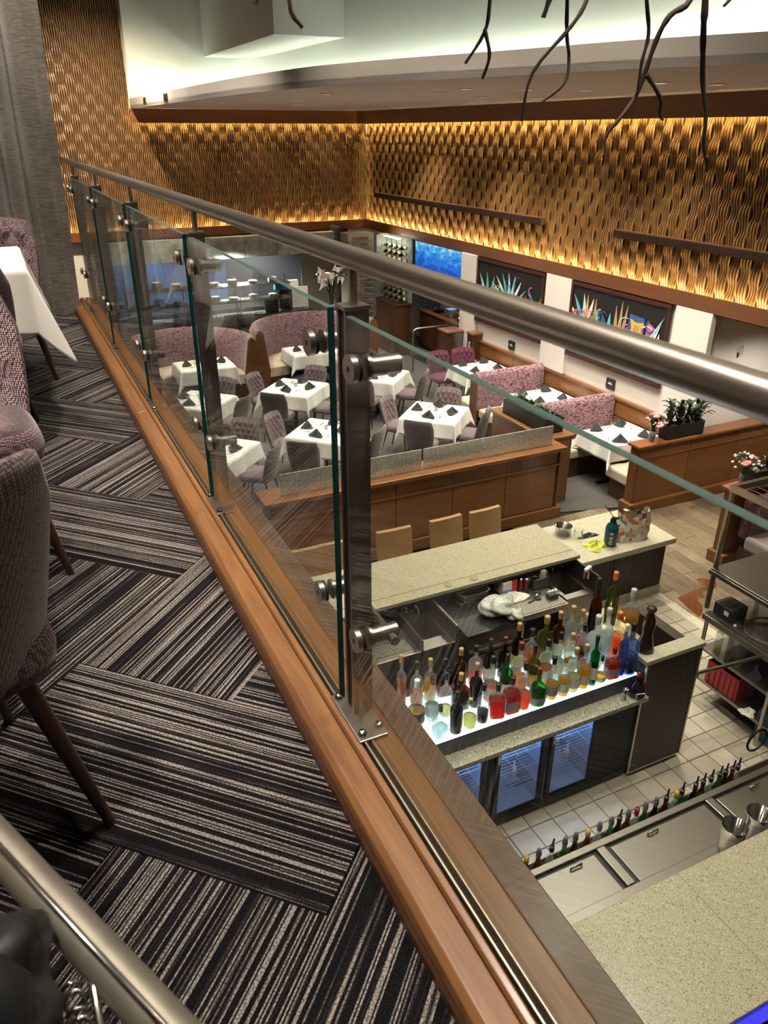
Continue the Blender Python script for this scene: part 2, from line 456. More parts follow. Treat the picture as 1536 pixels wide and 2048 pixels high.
M['check_back'] = check('mauve_rib_fabric', '#2e1d24', '#846a6c', 150)
M['cream'] = plain('cream_vinyl', '#cfc0ad', .5, var=.04, vs=9)
M['lilac_seat'] = plain('lilac_vinyl', '#9d9296', .55, var=.05, vs=9)
M['tan'] = tweed('tan_stool_fabric', ['#7a5a30', '#94703f', '#a27d49'], 120, (6, 1, 1), .7, .15)
M['legwood'] = wood('walnut_leg', '#241109', '#3d2012', 'z', .35, 12, .3)
M['legblack'] = plain('black_leg', '#121011', .45)
M['curtain'] = tweed('grey_satin_curtain', ['#5c564f', '#79726a', '#8f887f'], 14, (1, 1, 9), .4, .3)
M['curtain'].node_tree.nodes['Principled BSDF'].inputs['Sheen Weight'].default_value = .6
M['branch'] = wood('dark_twig', '#2b211c', '#4a3c33', 'z', .8, 20, 0)
M['leaf'] = plain('dark_leaf', '#1d3320', .4, var=.3, vs=12)
M['leaf2'] = plain('green_leaf', '#3f5a2c', .45, var=.3, vs=12)
M['pink'] = plain('pink_petal', '#e08e90', .6, var=.2, vs=40)
M['petal'] = plain('white_petal', '#f1ece0', .6, var=.04, vs=40)
M['cut_glass'] = plain('cut_glass_vase', '#767680', .15, .2, .8)
M['planter'] = plain('charcoal_planter', '#1c1d1f', .5, var=.1, vs=30)
M['soil'] = plain('soil', '#16110d', 1, var=.3, vs=60)
M['brick'] = varied('grey_brick', ['#6a5d54', '#7b6d62', '#8b7d71', '#5f534b'], .8, (1, 1, 1), 20, .2)
M['mortar'] = plain('mortar', '#a39a8d', .95)
M['mottled'] = tweed('mottled_metal_panel', ['#8f9a93', '#b4beb6', '#d5dcd2'], 4, (1, 1, 1), .35, .02)
M['kitchen_dark'] = plain('kitchen_dark_wall', '#575250', .6)
M['kitchen_blue'] = plain('kitchen_blue_wall', '#5c6f92', .5)
M['door_grey'] = plain('grey_brown_door', '#5b524b', .5)
M['paper'] = plain('white_paper', '#e7e3d9', .8)
M['red_box'] = plain('red_plastic', '#9b1f2c', .4)
M['teal_box'] = plain('teal_plastic', '#0f5a78', .45)
M['blue_box'] = plain('blue_box', '#4a86c5', .5)
M['yellow_cloth'] = plain('yellow_rag', '#d3cf5e', .9, var=.15, vs=60)
M['rag'] = plain('white_rag', '#ddd6c8', .9, var=.05, vs=60)
M['plastic_bag'] = plain('clear_bag_of_ice', '#b7b8ae', .25, 0, .6, var=.25, vs=35)
M['white_print'] = plain('white_print', '#e8e6e0', .6)
M['red_plastic'] = plain('red_trigger', '#c02a26', .4)
M['frost'] = liquid('frosted_glass', '#e4eaee', .15)
M['led_warm'] = emis('led_warm', (1.0, .78, .35), 240)
M['led_cove'] = emis('led_cove', (.94, 1.0, .88), 38)
M['led_shelf'] = emis('led_shelf', (.80, .94, 1.0), 3.2)
M['led_fridge'] = emis('led_fridge', (.20, .46, 1.0), 85)
M['led_blue'] = emis('led_blue', (.06, .05, .8), 1.2)
M['lamp_disc'] = emis('downlight_disc', (1, .93, .8), 12)
M['bead_glow'] = emis('amber_bead_glow', (1, .62, .2), 60)
M['glow_blue_screen'] = None

# ================================================================== STRUCTURE
FZ = 3.44           # mezzanine floor
# ---- lower floor: sub-floor, carpet, planks, tiles
floor = MB().bx(-4, 11, -4, 20.2, -.2, -.02).build('floor', M['grout']); struct(floor)
fc = MB().prism([(-4, 7.5), (6.3, 7.62), (7.3, 7.35), (9.5, 7.35), (9.5, 20), (-4, 20)], -.02, 0).build('carpet_area', M['dining_carpet'], floor)
fs_ = MB().bx(5.95, 6.07, 2.0, 5.46, -.02, .002).build('threshold_strip', M['strip'], floor)
tile_me = MB()
tile_me.bx(-.097, .097, -.097, .097, -.02, -.004)
tile_me.add([(-.097, -.097, -.004), (.097, -.097, -.004), (.097, .097, -.004), (-.097, .097, -.004), (-.094, -.094, 0), (.094, -.094, 0), (.094, .094, 0), (-.094, .094, 0)],
            [(4, 5, 6, 7), (0, 1, 5, 4), (1, 2, 6, 5), (2, 3, 7, 6), (3, 0, 4, 7)])
tile_me = tile_me.mesh('tile', M['tile'])
for i in range(10, 30):
    for j in range(11, 27):
        x = .1 + .2 * i; y = .2 + .2 * j
        vis = (y < 3.5) or (x > 3.7)
        if x > 5.9 or y > 5.4 or not vis: continue
        obj('tile', tile_me, floor, (x, y, 0))
pl_me = MB()
pl_me.bx(-.0885, .0885, -.597, .597, -.02, -.001)
pl_me = pl_me.mesh('plank', M['plank'])
for i in range(22):
    for j in range(-1, 6):
        x = 6.16 + .18 * i; y = 2.4 + 1.2 * j + (i * .47 % 1.2)
        lim = 7.5 if x < 6.9 else 7.3
        y0, y1 = max(y - .6, 1.5), min(y + .6, lim)
        if y1 - y0 < .1 or x > 9.9: continue
        obj('plank', pl_me, floor, (x, (y0 + y1) / 2, 0), scale=(1, (y1 - y0) / 1.2, 1))
for i in range(22):                                   # aisle between stools and divider
    for j in range(5):
        x = 6.07 - .6 - 1.2 * j + (i * .47 % .6); y = 5.56 + .18 * i
        if y > 7.5 or x < 1.0 or x > 5.6: continue
        obj('plank', pl_me, floor, (x - .1, y, 0), (0, 0, PI / 2))
MB().bx(5.45, 6.07, 5.46, 7.5, -.02, -.0015).build('plank_field', M['plank'], floor)

# ---- walls
def reeds(mb, p0, p1, z0, z1, nrm, pitch=.042, row=.178, amp=.02, per=4):
    p0 = Vector(p0); p1 = Vector(p1); L = (p1 - p0).length; t = (p1 - p0) / L; n = Vector(nrm)
    nseg = max(4, int((z1 - z0) / .0297))
    for k in range(int(L / pitch)):
        g = k // per; kk = k % per - (per - 1) / 2
        ph = 0 if g % 2 == 0 else PI
        c = p0 + t * (pitch * (k + .5))
        rows = []
        for i in range(nseg + 1):
            z = z0 + (z1 - z0) * i / nseg
            s_ = math.sin(PI * z / row + ph)
            d = .03 + amp * math.copysign(abs(s_) ** .75, s_)
            lat = kk * pitch * .11 * s_
            q = c + t * lat + n * d
            hw = pitch * .30; th = .016
            rows.append([q - t * hw - n * th + Vector((0, 0, z)), q - t * hw * .55 + Vector((0, 0, z)), q + t * hw * .55 + Vector((0, 0, z)), q + t * hw - n * th + Vector((0, 0, z))])
        mb.grid(rows, 0, False)
# right wall
wr = MB(); wr.bx(8.415, 8.6, 2.0, 18.7, 2.6, 5.2)
wr.bx(8.32, 8.6, 7.45, 13.25, 0, 2.58)
wr = wr.build('wall_right', M['white_wall']); struct(wr)
mb = MB(); mb.bx(8.40, 8.416, 2.0, 18.6, 2.62, 5.16, 1); reeds(mb, (8.40, 18.6, 0), (8.40, 2.6, 0), 2.7, 5.1, (-1, 0, 0))
tag(mb.build('woven_reed_panel', [M['reed'], M['backing']], wr), 'golden brown woven reeds', kind='stuff')
MB().bx(8.25, 8.28, 2.0, 18.5, 4.9, 5.172).build('upper_fascia', M['wood_dark_y'], wr, .004)
MB().bx(8.25, 8.285, 2.0, 18.5, 2.6, 2.8).build('lower_fascia', M['wood_dark_y'], wr, .004)
MB().bx(8.285, 8.415, 2.0, 18.5, 2.58, 2.7).build('fascia_ledge', M['wood_dark_y'], wr)
for (y0, y1, z0, z1, d) in ((10.3, 10.98, 1.02, 2.6, .07), (13.2, 13.75, 0, 2.6, .10), (7.35, 8.0, .9, 2.6, .07)):
    MB().bx(8.32 - d, 8.34, y0, y1, z0, z1).build('pilaster', M['white_wall'], wr, .006)
# recess by the host stand
rc = MB(); rc.bx(9.3, 9.5, 13.6, 18.7, 0, 2.8); rc.bx(8.3, 9.5, 13.5, 13.62, 0, 2.6); rc.bx(8.36, 9.4, 13.6, 18.6, 2.6, 2.7); rc.bx(8.05, 8.3, 17.1, 17.3, 0, 2.6)
struct(rc.build('wall_recess', M['white_wall']))
struct(MB().bx(8.3, 11, 7.42, 7.449, 0, 2.59).build('wall_return', M['white_wall']))
struct(MB().bx(8.42, 11, 2.0, 7.6, 2.6, 2.7).build('ceiling_alcove', M['plain_ceiling']))
# wainscot boards on the right wall
ws = bpy.data.objects.new('trim_1', None); col.objects.link(ws); struct(ws); ws.location = (8.3, 8, 0)
for k in range(4):
    y0 = 7.6 + 1.4 * k
    MB().bx(8.275, 8.325, y0 + .004, y0 + 1.396, .1, .70).build('panel', M['wood_y'], ws, .004)
    MB().bx(8.275, 8.325, y0 + .004, y0 + 1.396, .72, .97).build('panel', M['wood_y'], ws, .004)
MB().bx(8.25, 8.325, 7.6, 13.2, .97, 1.01).build('cap_rail', M['wood_y'], ws, .004)
MB().bx(8.27, 8.325, 7.6, 13.2, .0, .1).build('base_rail', M['wood_y'], ws, .004)
MB().bx(8.29, 8.325, 7.6, 13.2, .1, .97).build('backing_board', M['wood_dk'], ws)

# back wall with the open kitchen under it
wb = MB(); wb.bx(-4, 8.6, 18.69, 18.8, 2.6, 8.3); wb.bx(-4, 1.9, 18.69, 18.8, 0, 2.7)
wb = wb.build('wall_back', M['white_wall']); struct(wb)
mb = MB(); mb.bx(-1, 2.96, 18.66, 18.69, 2.62, 8.2, 1); mb.bx(2.96, 8.35, 18.66, 18.69, 2.62, 5.16, 1)
reeds(mb, (.6, 18.66, 0), (2.96, 18.66, 0), 5.1, 8.1, (0, -1, 0)); reeds(mb, (.6, 18.66, 0), (8.40, 18.66, 0), 2.7, 5.1, (0, -1, 0))
tag(mb.build('woven_reed_panel', [M['reed'], M['backing']], wb), 'golden brown woven reeds', kind='stuff')
MB().bx(2.95, 8.26, 18.5, 18.53, 4.9, 5.172).build('upper_fascia', M['wood_dark_x'], wb, .004)
MB().bx(-1, 8.26, 18.5, 18.535, 2.6, 2.8).build('lower_fascia', M['wood_dark_x'], wb, .004)
MB().bx(-1, 8.26, 18.535, 18.68, 2.58, 2.7).build('fascia_ledge', M['wood_dark_x'], wb)
# LED strips hidden behind the fascias
def led(name, m, label, a):
    tag(MB().bx(*a).build(name, m), label, 'light strip')
led('led_strip', M['led_warm'], 'warm LED strip behind the upper fascia of the right reed wall', (8.292, 8.312, 2.2, 18.45, 5.02, 5.03))
led('led_strip', M['led_warm'], 'warm LED strip behind the lower fascia of the right reed wall', (8.292, 8.304, 2.2, 18.45, 2.715, 2.722))
led('led_strip', M['led_warm'], 'warm LED strip behind the upper fascia of the back reed wall', (3.0, 8.2, 18.542, 18.56, 5.02, 5.03))
led('led_strip', M['led_warm'], 'warm LED strip behind the lower fascia of the back reed wall', (.6, 8.2, 18.542, 18.554, 2.715, 2.722))

# linear air diffusers in the reed wall
for y0, y1, lab in ((11.26, 17.97, 'long black slot diffuser on the reed wall nearer the corner'), (4.2, 9.45, 'long black slot diffuser on the reed wall at the right edge')):
    t = thing('air_diffuser', lab, 'air diffuser', (8.28, (y0 + y1) / 2, 3.34))
    MB().bx(8.24, 8.34, y0, y1, 3.335, 3.445).build('casing', M['wood_dk'], t)
    for k in range(4):
        MB().bx(8.232, 8.25, y0 + .02, y1 - .02, 3.345 + .026 * k, 3.353 + .026 * k).build('slat', M['dark'], t)

# ---- ceilings
LIP = [(2.96, 18.58), (3.0, 15.5), (3.03, 13), (3.09, 10.8), (3.18, 9.6), (3.31, 8.6), (3.64, 7.5), (4.11, 6.37), (4.51, 5.27), (4.98, 4.37), (5.55, 3.4), (6.3, 2.4), (7.2, 1.5), (8.3, .8)]
def smooth_poly(pts, n=5):
    out = []
    for i in range(len(pts) - 1):
        p0, p1, p2, p3 = (Vector(pts[max(0, min(len(pts) - 1, i + d))]) for d in (-1, 0, 1, 2))
        for k in range(n):
            t = k / n
            out.append(tuple(.5 * ((2 * p1) + (p2 - p0) * t + (2 * p0 - 5 * p1 + 4 * p2 - p3) * t * t + (3 * p1 - p0 - 3 * p2 + p3) * t ** 3)))
    out.append(tuple(pts[-1]))
    return out
lip = smooth_poly(LIP)
struct(MB().prism(lip + [(8.6, .8), (8.6, 18.58)], 5.17, 5.23).build('ceiling_soffit', M['soffit']))
mb = MB()
rows = [[(x, y, z) for x, y in lip] for z in (5.168, 5.355)]
mb.grid(rows, smooth=True); mb.grid([[(x + .04, y + .02, z) for x, y in lip] for z in (5.168, 5.355)], flip=True)
mb.grid([[(x, y, 5.355) for x, y in lip], [(x + .04, y + .02, 5.355) for x, y in lip]])
struct(mb.build('trim_2', M['soffit']))
struct(MB().bx(-4.2, 11, -4.2, 18.8, 8.2, 8.4).build('ceiling', M['plain_ceiling']))
UP = smooth_poly([(2.98, 18.4), (4.2, 18.42), (5.3, 18.38), (5.62, 17.6), (5.7, 15.5), (5.8, 13.0), (6.0, 10.5), (6.3, 8.4), (6.8, 6.4), (7.4, 4.6), (8.2, 2.8), (9.5, .8)])
mb = MB(); mb.grid([[(x, y, z) for x, y in UP] for z in (5.2, 6.0, 7.2, 8.25)]); mb.grid([[(x + .1, y + .1, z) for x, y in UP] for z in (5.2, 8.25)], flip=True)
struct(mb.build('wall_cove', M['cove_wall']))
def offs(pts, d):
    out = []
    for i, p in enumerate(pts):
        q0, q1 = Vector(pts[max(0, i - 1)]), Vector(pts[min(len(pts) - 1, i + 1)])
        t_ = (q1 - q0).normalized(); out.append((p[0] + t_.y * d, p[1] - t_.x * d))
    return out
mb = MB()
c0_, c1_ = offs(UP, .16), offs(UP, .10)
mb.grid([[(x, y, 5.46) for x, y in c0_], [(x, y, 5.46) for x, y in c1_]], smooth=False)
tag(mb.build('cove_light', M['led_cove']), 'greenish white light strip hidden behind the curved ceiling lip', 'light strip')
mb = MB(); c0_, c1_ = offs(UP, .18), offs(UP, .005)
mb.grid([[(x, y, 5.235) for x, y in c0_], [(x, y, 5.45) for x, y in c0_], [(x, y, 5.45) for x, y in c1_]], smooth=False)
struct(mb.build('trim_4', M['cove_wall']))
# hanging bulkhead in front of the cove wall
struct(MB().bx(4.55, 5.80, 13.68, 18.35, 6.13, 8.2).build('ceiling_bulkhead', M['bulkhead']))
# speaker slots on the lip
for x, y, z, lab in ((2.985, 16.9, 5.2, 'small dark speaker slot on the ceiling lip, left one'), (3.0, 15.0, 5.2, 'small dark speaker slot on the ceiling lip, right one')):
    t = thing('wall_speaker', lab, 'speaker', (x, y, z))
    MB().bx(x - .015, x + .01, y - .13, y + .13, z, z + .12).build('grille_case', M['door_grey'], t, .004)
    MB().bx(x - .018, x - .012, y - .11, y + .11, z + .015, z + .105).build('grille', M['dark'], t)
# recessed downlights
dl_ring = MB().lathe([(.052, 5.172), (.085, 5.17), (.085, 5.162), (.055, 5.160), (.05, 5.168)], n=20).mesh('trim_ring', M['white_wall'])
dl_disc = MB().add([(.052 * math.cos(a * PI / 8), .052 * math.sin(a * PI / 8), 5.166) for a in range(16)], [tuple(range(16))[::-1]]).mesh('lens', M['lamp_disc'])
names = ['over the square table left of the near post', 'over the table by the right curved booth', 'over the wood divider, middle one', 'between the free tables and the wall booths',
         'nearest the near wall booth', 'over the divider end with the planter', 'over the aisle, left one', 'over the aisle, right one', 'over the right curved booth',
         'over the far wall booth aisle', 'over the left curved booth', 'over the near wall booth', 'over the middle wall booth', 'over the far wall booth', 'over the host stand']
for (x, y), nm in zip(SOFFIT_SPOTS, names):
    t = thing('downlight', 'round recessed downlight in the low ceiling ' + nm, 'ceiling light', (x, y, 0), group='recessed downlights in the soffit')
    obj('trim_ring', dl_ring, t); obj('lens', dl_disc, t)
sp_me = MB().lathe([(.0, 5.166), (.12, 5.166), (.13, 5.17)], n=20).mesh('grille', M['bulkhead'])
for x, y, nm in ((5.9, 8.9, 'right of the hanging branches'), (5.15, 9.2, 'left of the hanging branches')):
    t = thing('ceiling_speaker', 'flat round ceiling speaker in the soffit ' + nm, 'speaker', (x, y, 0)); obj('grille', sp_me, t)

# ---- closing walls behind the camera
struct(MB().bx(-4.2, -4, -4, 18.8, 0, 8.3).build('wall_left', M['white_wall']))
struct(MB().bx(-4.2, 11, -4.2, -4, 0, 8.3).build('wall_rear', M['white_wall']))
struct(MB().bx(11, 11.2, -4, 7.6, 0, 8.3).build('wall_far_right', M['white_wall']))

# ================================================================== MEZZANINE
mz = MB().bx(-4, .655, -4, 7.0, 3.05, FZ - .008).build('floor_mezzanine', M['carpet_seam']); struct(mz)
W_ = .47
def clip_x(poly, xm):
    out = []
    for i in range(len(poly)):
        p, q = poly[i], poly[(i + 1) % len(poly)]
        if p[0] <= xm: out.append(p)
        if (p[0] <= xm) != (q[0] <= xm):
            k_ = (xm - p[0]) / (q[0] - p[0]); out.append((xm, p[1] + (q[1] - p[1]) * k_))
    return out
cp = MB().bx(0, 2 * W_ - .002, 0, W_ - .002, -.01, 0).mesh('carpet_plank', M['carpet'])
# herringbone: u along (1,-1)/sqrt2, v along (1,1)/sqrt2 ; H plank [0,2]x[0,1], V plank [2,3]x[-1,1]
u0, v0 = -.42 - 2 * W_, .86
def uv(u, v): return ((u + v) / math.sqrt(2), (v - u) / math.sqrt(2))
for a in range(-14, 18):
    for b in range(-6, 7):
        for kind in (0, 1):
            if kind == 0: cu, cv = a + 4 * b, a
            else: cu, cv = 2 + a + 4 * b, -1 + a
            mu, mv = (cu + (1 if kind == 0 else .5)) * W_ + u0, (cv + (.5 if kind == 0 else 1)) * W_ + v0
            X, Y = uv(mu, mv)
            if not (-1.9 < X < 1.3 and -.4 < Y < 6.9): continue
            if kind == 0:
                p = uv(cu * W_ + u0, cv * W_ + v0); rz = -PI / 4
            else:
                p = uv((cu + 1) * W_ + u0, cv * W_ + v0); rz = PI / 4
            c_, s_ = math.cos(rz), math.sin(rz)
            loc = [(0, 0), (2 * W_ - .002, 0), (2 * W_ - .002, W_ - .002), (0, W_ - .002)]
            wp = [(p[0] + x * c_ - y * s_, p[1] + x * s_ + y * c_) for x, y in loc]
            if max(q[0] for q in wp) <= .436:
                obj('carpet_plank', cp, mz, (p[0], p[1], FZ), (0, 0, rz)); continue
            cl = clip_x(wp, .436)
            if len(cl) < 3: continue
            lp = [((x - p[0]) * c_ + (y - p[1]) * s_, -(x - p[0]) * s_ + (y - p[1]) * c_) for x, y in cl]
            obj('carpet_plank', MB().prism(lp, -.01, 0).mesh('carpet_plank', M['carpet']), mz, (p[0], p[1], FZ), (0, 0, rz))
# kerb boards along the edge, in lengths
kb = bpy.data.objects.new('trim_3', None); col.objects.link(kb); struct(kb); kb.location = (.5, 0, FZ)
for y0, y1 in ((-1.2, .25), (.252, 3.78), (3.782, 6.9)):
    def prof(name, poly, m, bev=0):
        mb = MB()
        n = len(poly)
        vs = [(x, y0, z) for x, z in poly] + [(x, y1, z) for x, z in poly]
        mb.add(vs, [tuple(range(n)), tuple(range(n, 2 * n))[::-1]] + [((i + 1) % n, i, n + i, n + (i + 1) % n) for i in range(n)])
        mb.build(name, m, kb, bev)
    prof('shoe_board', [(.43, FZ - .01), (.66, FZ - .01), (.66, 3.47), (.437, 3.47), (.43, 3.46)], M['wood_dk'])
    prof('kerb_board', [(.435, 3.47), (.498, 3.47), (.498, 3.512), (.45, 3.507), (.437, 3.495)], M['wood_y'], .003)
    prof('inner_bead', [(.499, 3.47), (.52, 3.47), (.52, 3.515), (.515, 3.523), (.503, 3.52), (.499, 3.513)], M['wood_y'], .002)
    prof('outer_board', [(.544, 3.47), (.6, 3.47), (.6, 3.52), (.544, 3.52)], M['wood_y'], .002)
    prof('outer_cap', [(.601, 3.0), (.668, 3.0), (.668, 3.519), (.601, 3.519)], M['laminate'], .003)
    prof('glass_channel', [(.5225, 3.47), (.5262, 3.47), (.5262, 3.526), (.5225, 3.526)], M['alu']); prof('glass_channel', [(.5408, 3.47), (.5435, 3.47), (.5435, 3.523), (.5408, 3.523)], M['alu'])

# ---- glass balustrade
POSTS = [.06, 1.32, 2.58, 3.84, 5.10, 6.36]
RX, RZ = .562, 4.547
bal = thing('glass_balustrade', 'glass and steel balustrade with round handrail along the mezzanine edge', 'railing', (.55, 3, 3.52))
MB().tube([(RX, -1.2, RZ), (RX, 7.1, RZ)], .0198, 28).build('hand_rail', M['rail_steel'], bal)
for y in POSTS:
    t = MB().bx(.537, .586, y - .021, y - .013, 3.529, 4.458).bx(.537, .586, y + .013, y + .021, 3.529, 4.458).build('post', M['post_steel'], bal, .0015)
    MB().bx(.512, .583, y - .115, y + .06, 3.521, 3.529).build('base_plate', M['steel'], t, .002)
    for bx_, by_ in ((.526, y + .045), (.572, y - .085), (.526, y - .095)):
        MB().lathe([(.0001, 3.541), (.007, 3.540), (.0105, 3.536), (.011, 3.529)], (bx_, by_, 0), 14).build('bolt', M['chrome'], t)
    MB().bx(.541, .583, y - .013, y + .013, 3.53, 4.455).build('gap_shade', M['dark'], t)  # black fill stands in for shade in the open gap
    MB().bx(.535, .588, y - .023, y + .023, 4.458, 4.466).build('cap', M['steel'], t, .0015)
    MB().tube([(RX, y, 4.466), (RX, y, RZ - .012)], .0085, 14).build('rail_stem', M['rail_steel'], t)
    for dy in (-.10, .11):
        for z in (4.375, 3.795):
            yy = y + dy
            MB().cyl((.545, yy, z), (.606, yy, z), .0185, n=24).cyl((.5405, yy, z), (.547, yy, z), .0235, n=28).build('clamp', M['steel'], t)
            MB().cyl((.508, yy, z), (.5195, yy, z), .026, n=28).build('clamp_disc', M['steel'], t)
            MB().cyl((.5075, yy, z), (.5082, yy, z), .006, n=8).build('socket', M['dark'], t)
            MB().cyl((.5195, yy, z), (.5265, yy, z), .0245, n=28).build('gasket', M['rubber'], t)
            MB().cyl((.588, y, z - .003), (.588, yy + math.copysign(.035 if z < 4 else .012, dy), z - .003), .0105, n=18).build('rod', M['steel'], t)
for i in range(5):
    y0, y1 = POSTS[i] + .04, POSTS[i + 1] - .045
    mb = MB().bx(.5265, .5405, y0, y1, 3.53, 4.455)
    for k in range(len(mb.m)): mb.m[k] = 1 if k == 2 else 2 if k == 1 else 0
    mb.build('glass_pane', [M['clear_glass'], M['teal_edge'], M['pale_edge']], bal)

# ---- curtain
mb = MB()
rows = []
for i in range(40):
    z = FZ + .004 + (8.0 - FZ) * i / 39
    row = []
    for j in range(240):
        s_ = j / 239
        x = -2.2 + (2.2 + .50 + .03 * (z - 4.4)) * s_
        f = (abs(math.sin(s_ * 62 + .5 * math.sin(s_ * 23) + .1 * math.sin(z * 1.3))) ** .7 - .5) * .11 * (1 if s_ < .93 else .2) + .012 * math.sin(s_ * 120 + z * .6) + .008 * math.sin(z * 9 + s_ * 37)
        row.append((x, 6.62 + f + .03 * math.sin(z * 2 + s_ * 9), z))
    rows.append(row)
mb.grid(rows); mb.grid([[(x, y + .008, z) for x, y, z in r] for r in rows], flip=True)
t = thing('curtain', 'tall pleated grey satin curtain at the far end of the mezzanine', 'curtain', (-.7, 6.62, FZ))
mb.build('drape', M['curtain'], t)
mb = MB()
mb.grid([[(x, y - .003, FZ + .09 + .004 * math.sin(j * .4) + k * .006) for j, (x, y, z) in enumerate(rows[0])] for k in (0, 1)])
mb.build('hem_stitch', M['curtain'], t)
# hanging twig sculpture
t = thing('branch_sculpture', 'dark twig sculpture hanging from the ceiling, tips drooping into view', 'hanging decoration', (2.6, 3.4, 6.2))
BR = [([(2.35, 3.35, 6.2), (2.14, 3.42, 5.6), (2.12, 3.4, 5.26), (2.1, 3.4, 5.14), (2.02, 3.42, 5.02)], .012, .006), ([(2.1, 3.4, 5.15), (2.12, 3.38, 5.05), (2.1, 3.4, 4.96)], .009, .006),
      ([(2.9, 3.5, 6.2), (2.75, 3.45, 5.5), (2.64, 3.4, 5.29), (2.55, 3.38, 5.18), (2.37, 3.4, 4.99), (2.33, 3.4, 4.79)], .014, .006),
      ([(2.6, 3.3, 6.2), (2.5, 3.4, 5.6), (2.53, 3.4, 5.28), (2.56, 3.42, 5.15), (2.57, 3.4, 5.05), (2.54, 3.38, 4.95), (2.43, 3.4, 4.87)], .011, .006),
      ([(2.62, 3.3, 6.1), (2.47, 3.4, 5.6), (2.43, 3.4, 5.3), (2.41, 3.4, 5.21)], .013, .008), ([(2.58, 3.4, 5.6), (2.5, 3.4, 5.4), (2.4, 3.4, 5.21)], .013, .007),
      ([(2.8, 3.6, 6.2), (2.95, 3.45, 5.6), (2.99, 3.4, 5.31), (3.03, 3.4, 5.17), (3.01, 3.4, 5.05), (3.01, 3.4, 4.92)], .012, .007),
      ([(3.0, 3.5, 6.2), (3.3, 3.45, 5.5), (3.26, 3.4, 5.32), (3.13, 3.38, 5.25), (3.08, 3.4, 5.14), (3.03, 3.42, 4.93), (2.92, 3.4, 4.81), (2.86, 3.42, 4.73), (2.85, 3.4, 4.66)], .018, .006),
      ([(3.05, 3.4, 5.0), (3.14, 3.38, 4.9), (3.17, 3.4, 4.83), (3.2, 3.4, 4.80)], .012, .007),
      ([(3.05, 3.5, 6.2), (3.32, 3.42, 5.6), (3.36, 3.4, 5.33), (3.38, 3.4, 5.2), (3.45, 3.42, 4.98), (3.49, 3.4, 4.83), (3.51, 3.4, 4.68), (3.59, 3.42, 4.55)], .023, .006),
      ([(1.9, 3.5, 6.1), (1.3, 3.45, 5.5), (1.2, 3.4, 5.21), (1.25, 3.4, 5.12)], .012, .008), ([(1.7, 3.4, 5.9), (1.2, 3.4, 5.4), (1.06, 3.4, 5.19)], .012, .008),
      ([(3.3, 3.5, 6.1), (3.7, 3.4, 5.6), (3.49, 3.4, 5.31)], .013, .008)]
for pts, r0, r1 in BR:
    q = [tuple(p) for p in smooth_poly(pts, 4)]
    MB().tube(q, [(r0 + (r1 - r0) * i / (len(q) - 1)) * (1 + .12 * math.sin(i * 2.1)) for i in range(len(q))], 8).build('branch', M['branch'], t)
MB().tube([(1.5, 3.4, 6.0), (2.0, 3.45, 6.16), (2.6, 3.4, 6.25), (3.1, 3.45, 6.2), (3.5, 3.45, 6.0)], [.02, .03, .035, .03, .02], 10).build('main_limb', M['branch'], t)
MB().tube([(2.6, 3.4, 6.2), (2.6, 3.4, 8.2)], .006, 6).build('hanging_rod', M['dark'], t)

# ---- tablecloth / table builders
def cloth_mesh(a, b, over, seed, name='tablecloth', side_only=None):
    rnd = random.Random(seed); ph = [rnd.random() * 6.28 for _ in range(8)]
    n = 80 if seed < 10 else 44
    rows = []
    for i in range(n + 1):
        row = []
        for j in range(n + 1):
            def rem(k, h):                       # more samples near the hem
                s_ = -1 + 2 * k / n
                return s_ * (h + over)
            X, Y = rem(i, a), rem(j, b)
            cx_, cy_ = max(-a, min(a, X)), max(-b, min(b, Y))
            ox, oy = X - cx_, Y - cy_
            d = math.hypot(ox, oy)
            if d == 0: row.append((cx_, cy_, .004 + .001 * math.sin(X * 30 + Y * 17))); continue
            corner = min(abs(ox), abs(oy)) / (max(abs(ox), abs(oy)) + 1e-6)
            s_ = cx_ * 9 + cy_ * 9
            fold = math.sin(s_ * 1.3 + ph[0]) * .6 + math.sin(s_ * 2.7 + ph[1]) * .4
            fl = d * (.10 + .09 * fold * (1 - corner)) + .006 + .5 * d * corner * (.45 + .3 * math.sin(ph[2] + 3 * (cx_ > 0) + 5 * (cy_ > 0)))
            ux, uy = ox / d, oy / d
            row.append((cx_ + ux * fl, cy_ + uy * fl, .004 - d * (.98 - .04 * fold)))
        rows.append(row)
    mb = MB(); fs = []
    N_ = n + 1
    for i in range(n):
        for j in range(n):
            a_, b_, c_, d_ = i * N_ + j, i * N_ + j + 1, (i + 1) * N_ + j + 1, (i + 1) * N_ + j
            if (i < n / 2) == (j < n / 2): fs += [(a_, c_, b_), (a_, d_, c_)]       # fold lines follow the hanging corners
            else: fs += [(a_, d_, b_), (b_, d_, c_)]
    mb.add([p for r in rows for p in r], fs, 0, True)
    return mb.mesh(name, M['cloth'])
def table(name, label, cx, cy, a, b, rz, z0=0.0, over=.27, seed=1, cloth_label='', group=None):
    t = thing(name, label, 'table', (cx, cy, z0), rz, group)
    MB().bx(-a + .004, a - .004, -b + .004, b - .004, .715, .742).build('tabletop', M['wood_dk'], t, world=False)
    MB().tube([(0, 0, .03), (0, 0, .716)], .04, 12).build('column', M['legblack'], t, world=False)
    MB().box((0, 0, .015), (min(a, .32) * 2, .07, .03)).box((0, 0, .015), (.07, min(b, .32) * 2, .03)).build('base', M['legblack'], t, world=False)
    c = obj('tablecloth', cloth_mesh(a, b, over, seed), None, (cx, cy, z0 + .743), (0, 0, rz))
    sol = c.modifiers.new('thickness', 'SOLIDIFY'); sol.thickness = .002; sol.offset = 0
    tag(c, cloth_label, 'tablecloth', 'white tablecloths')
    return t
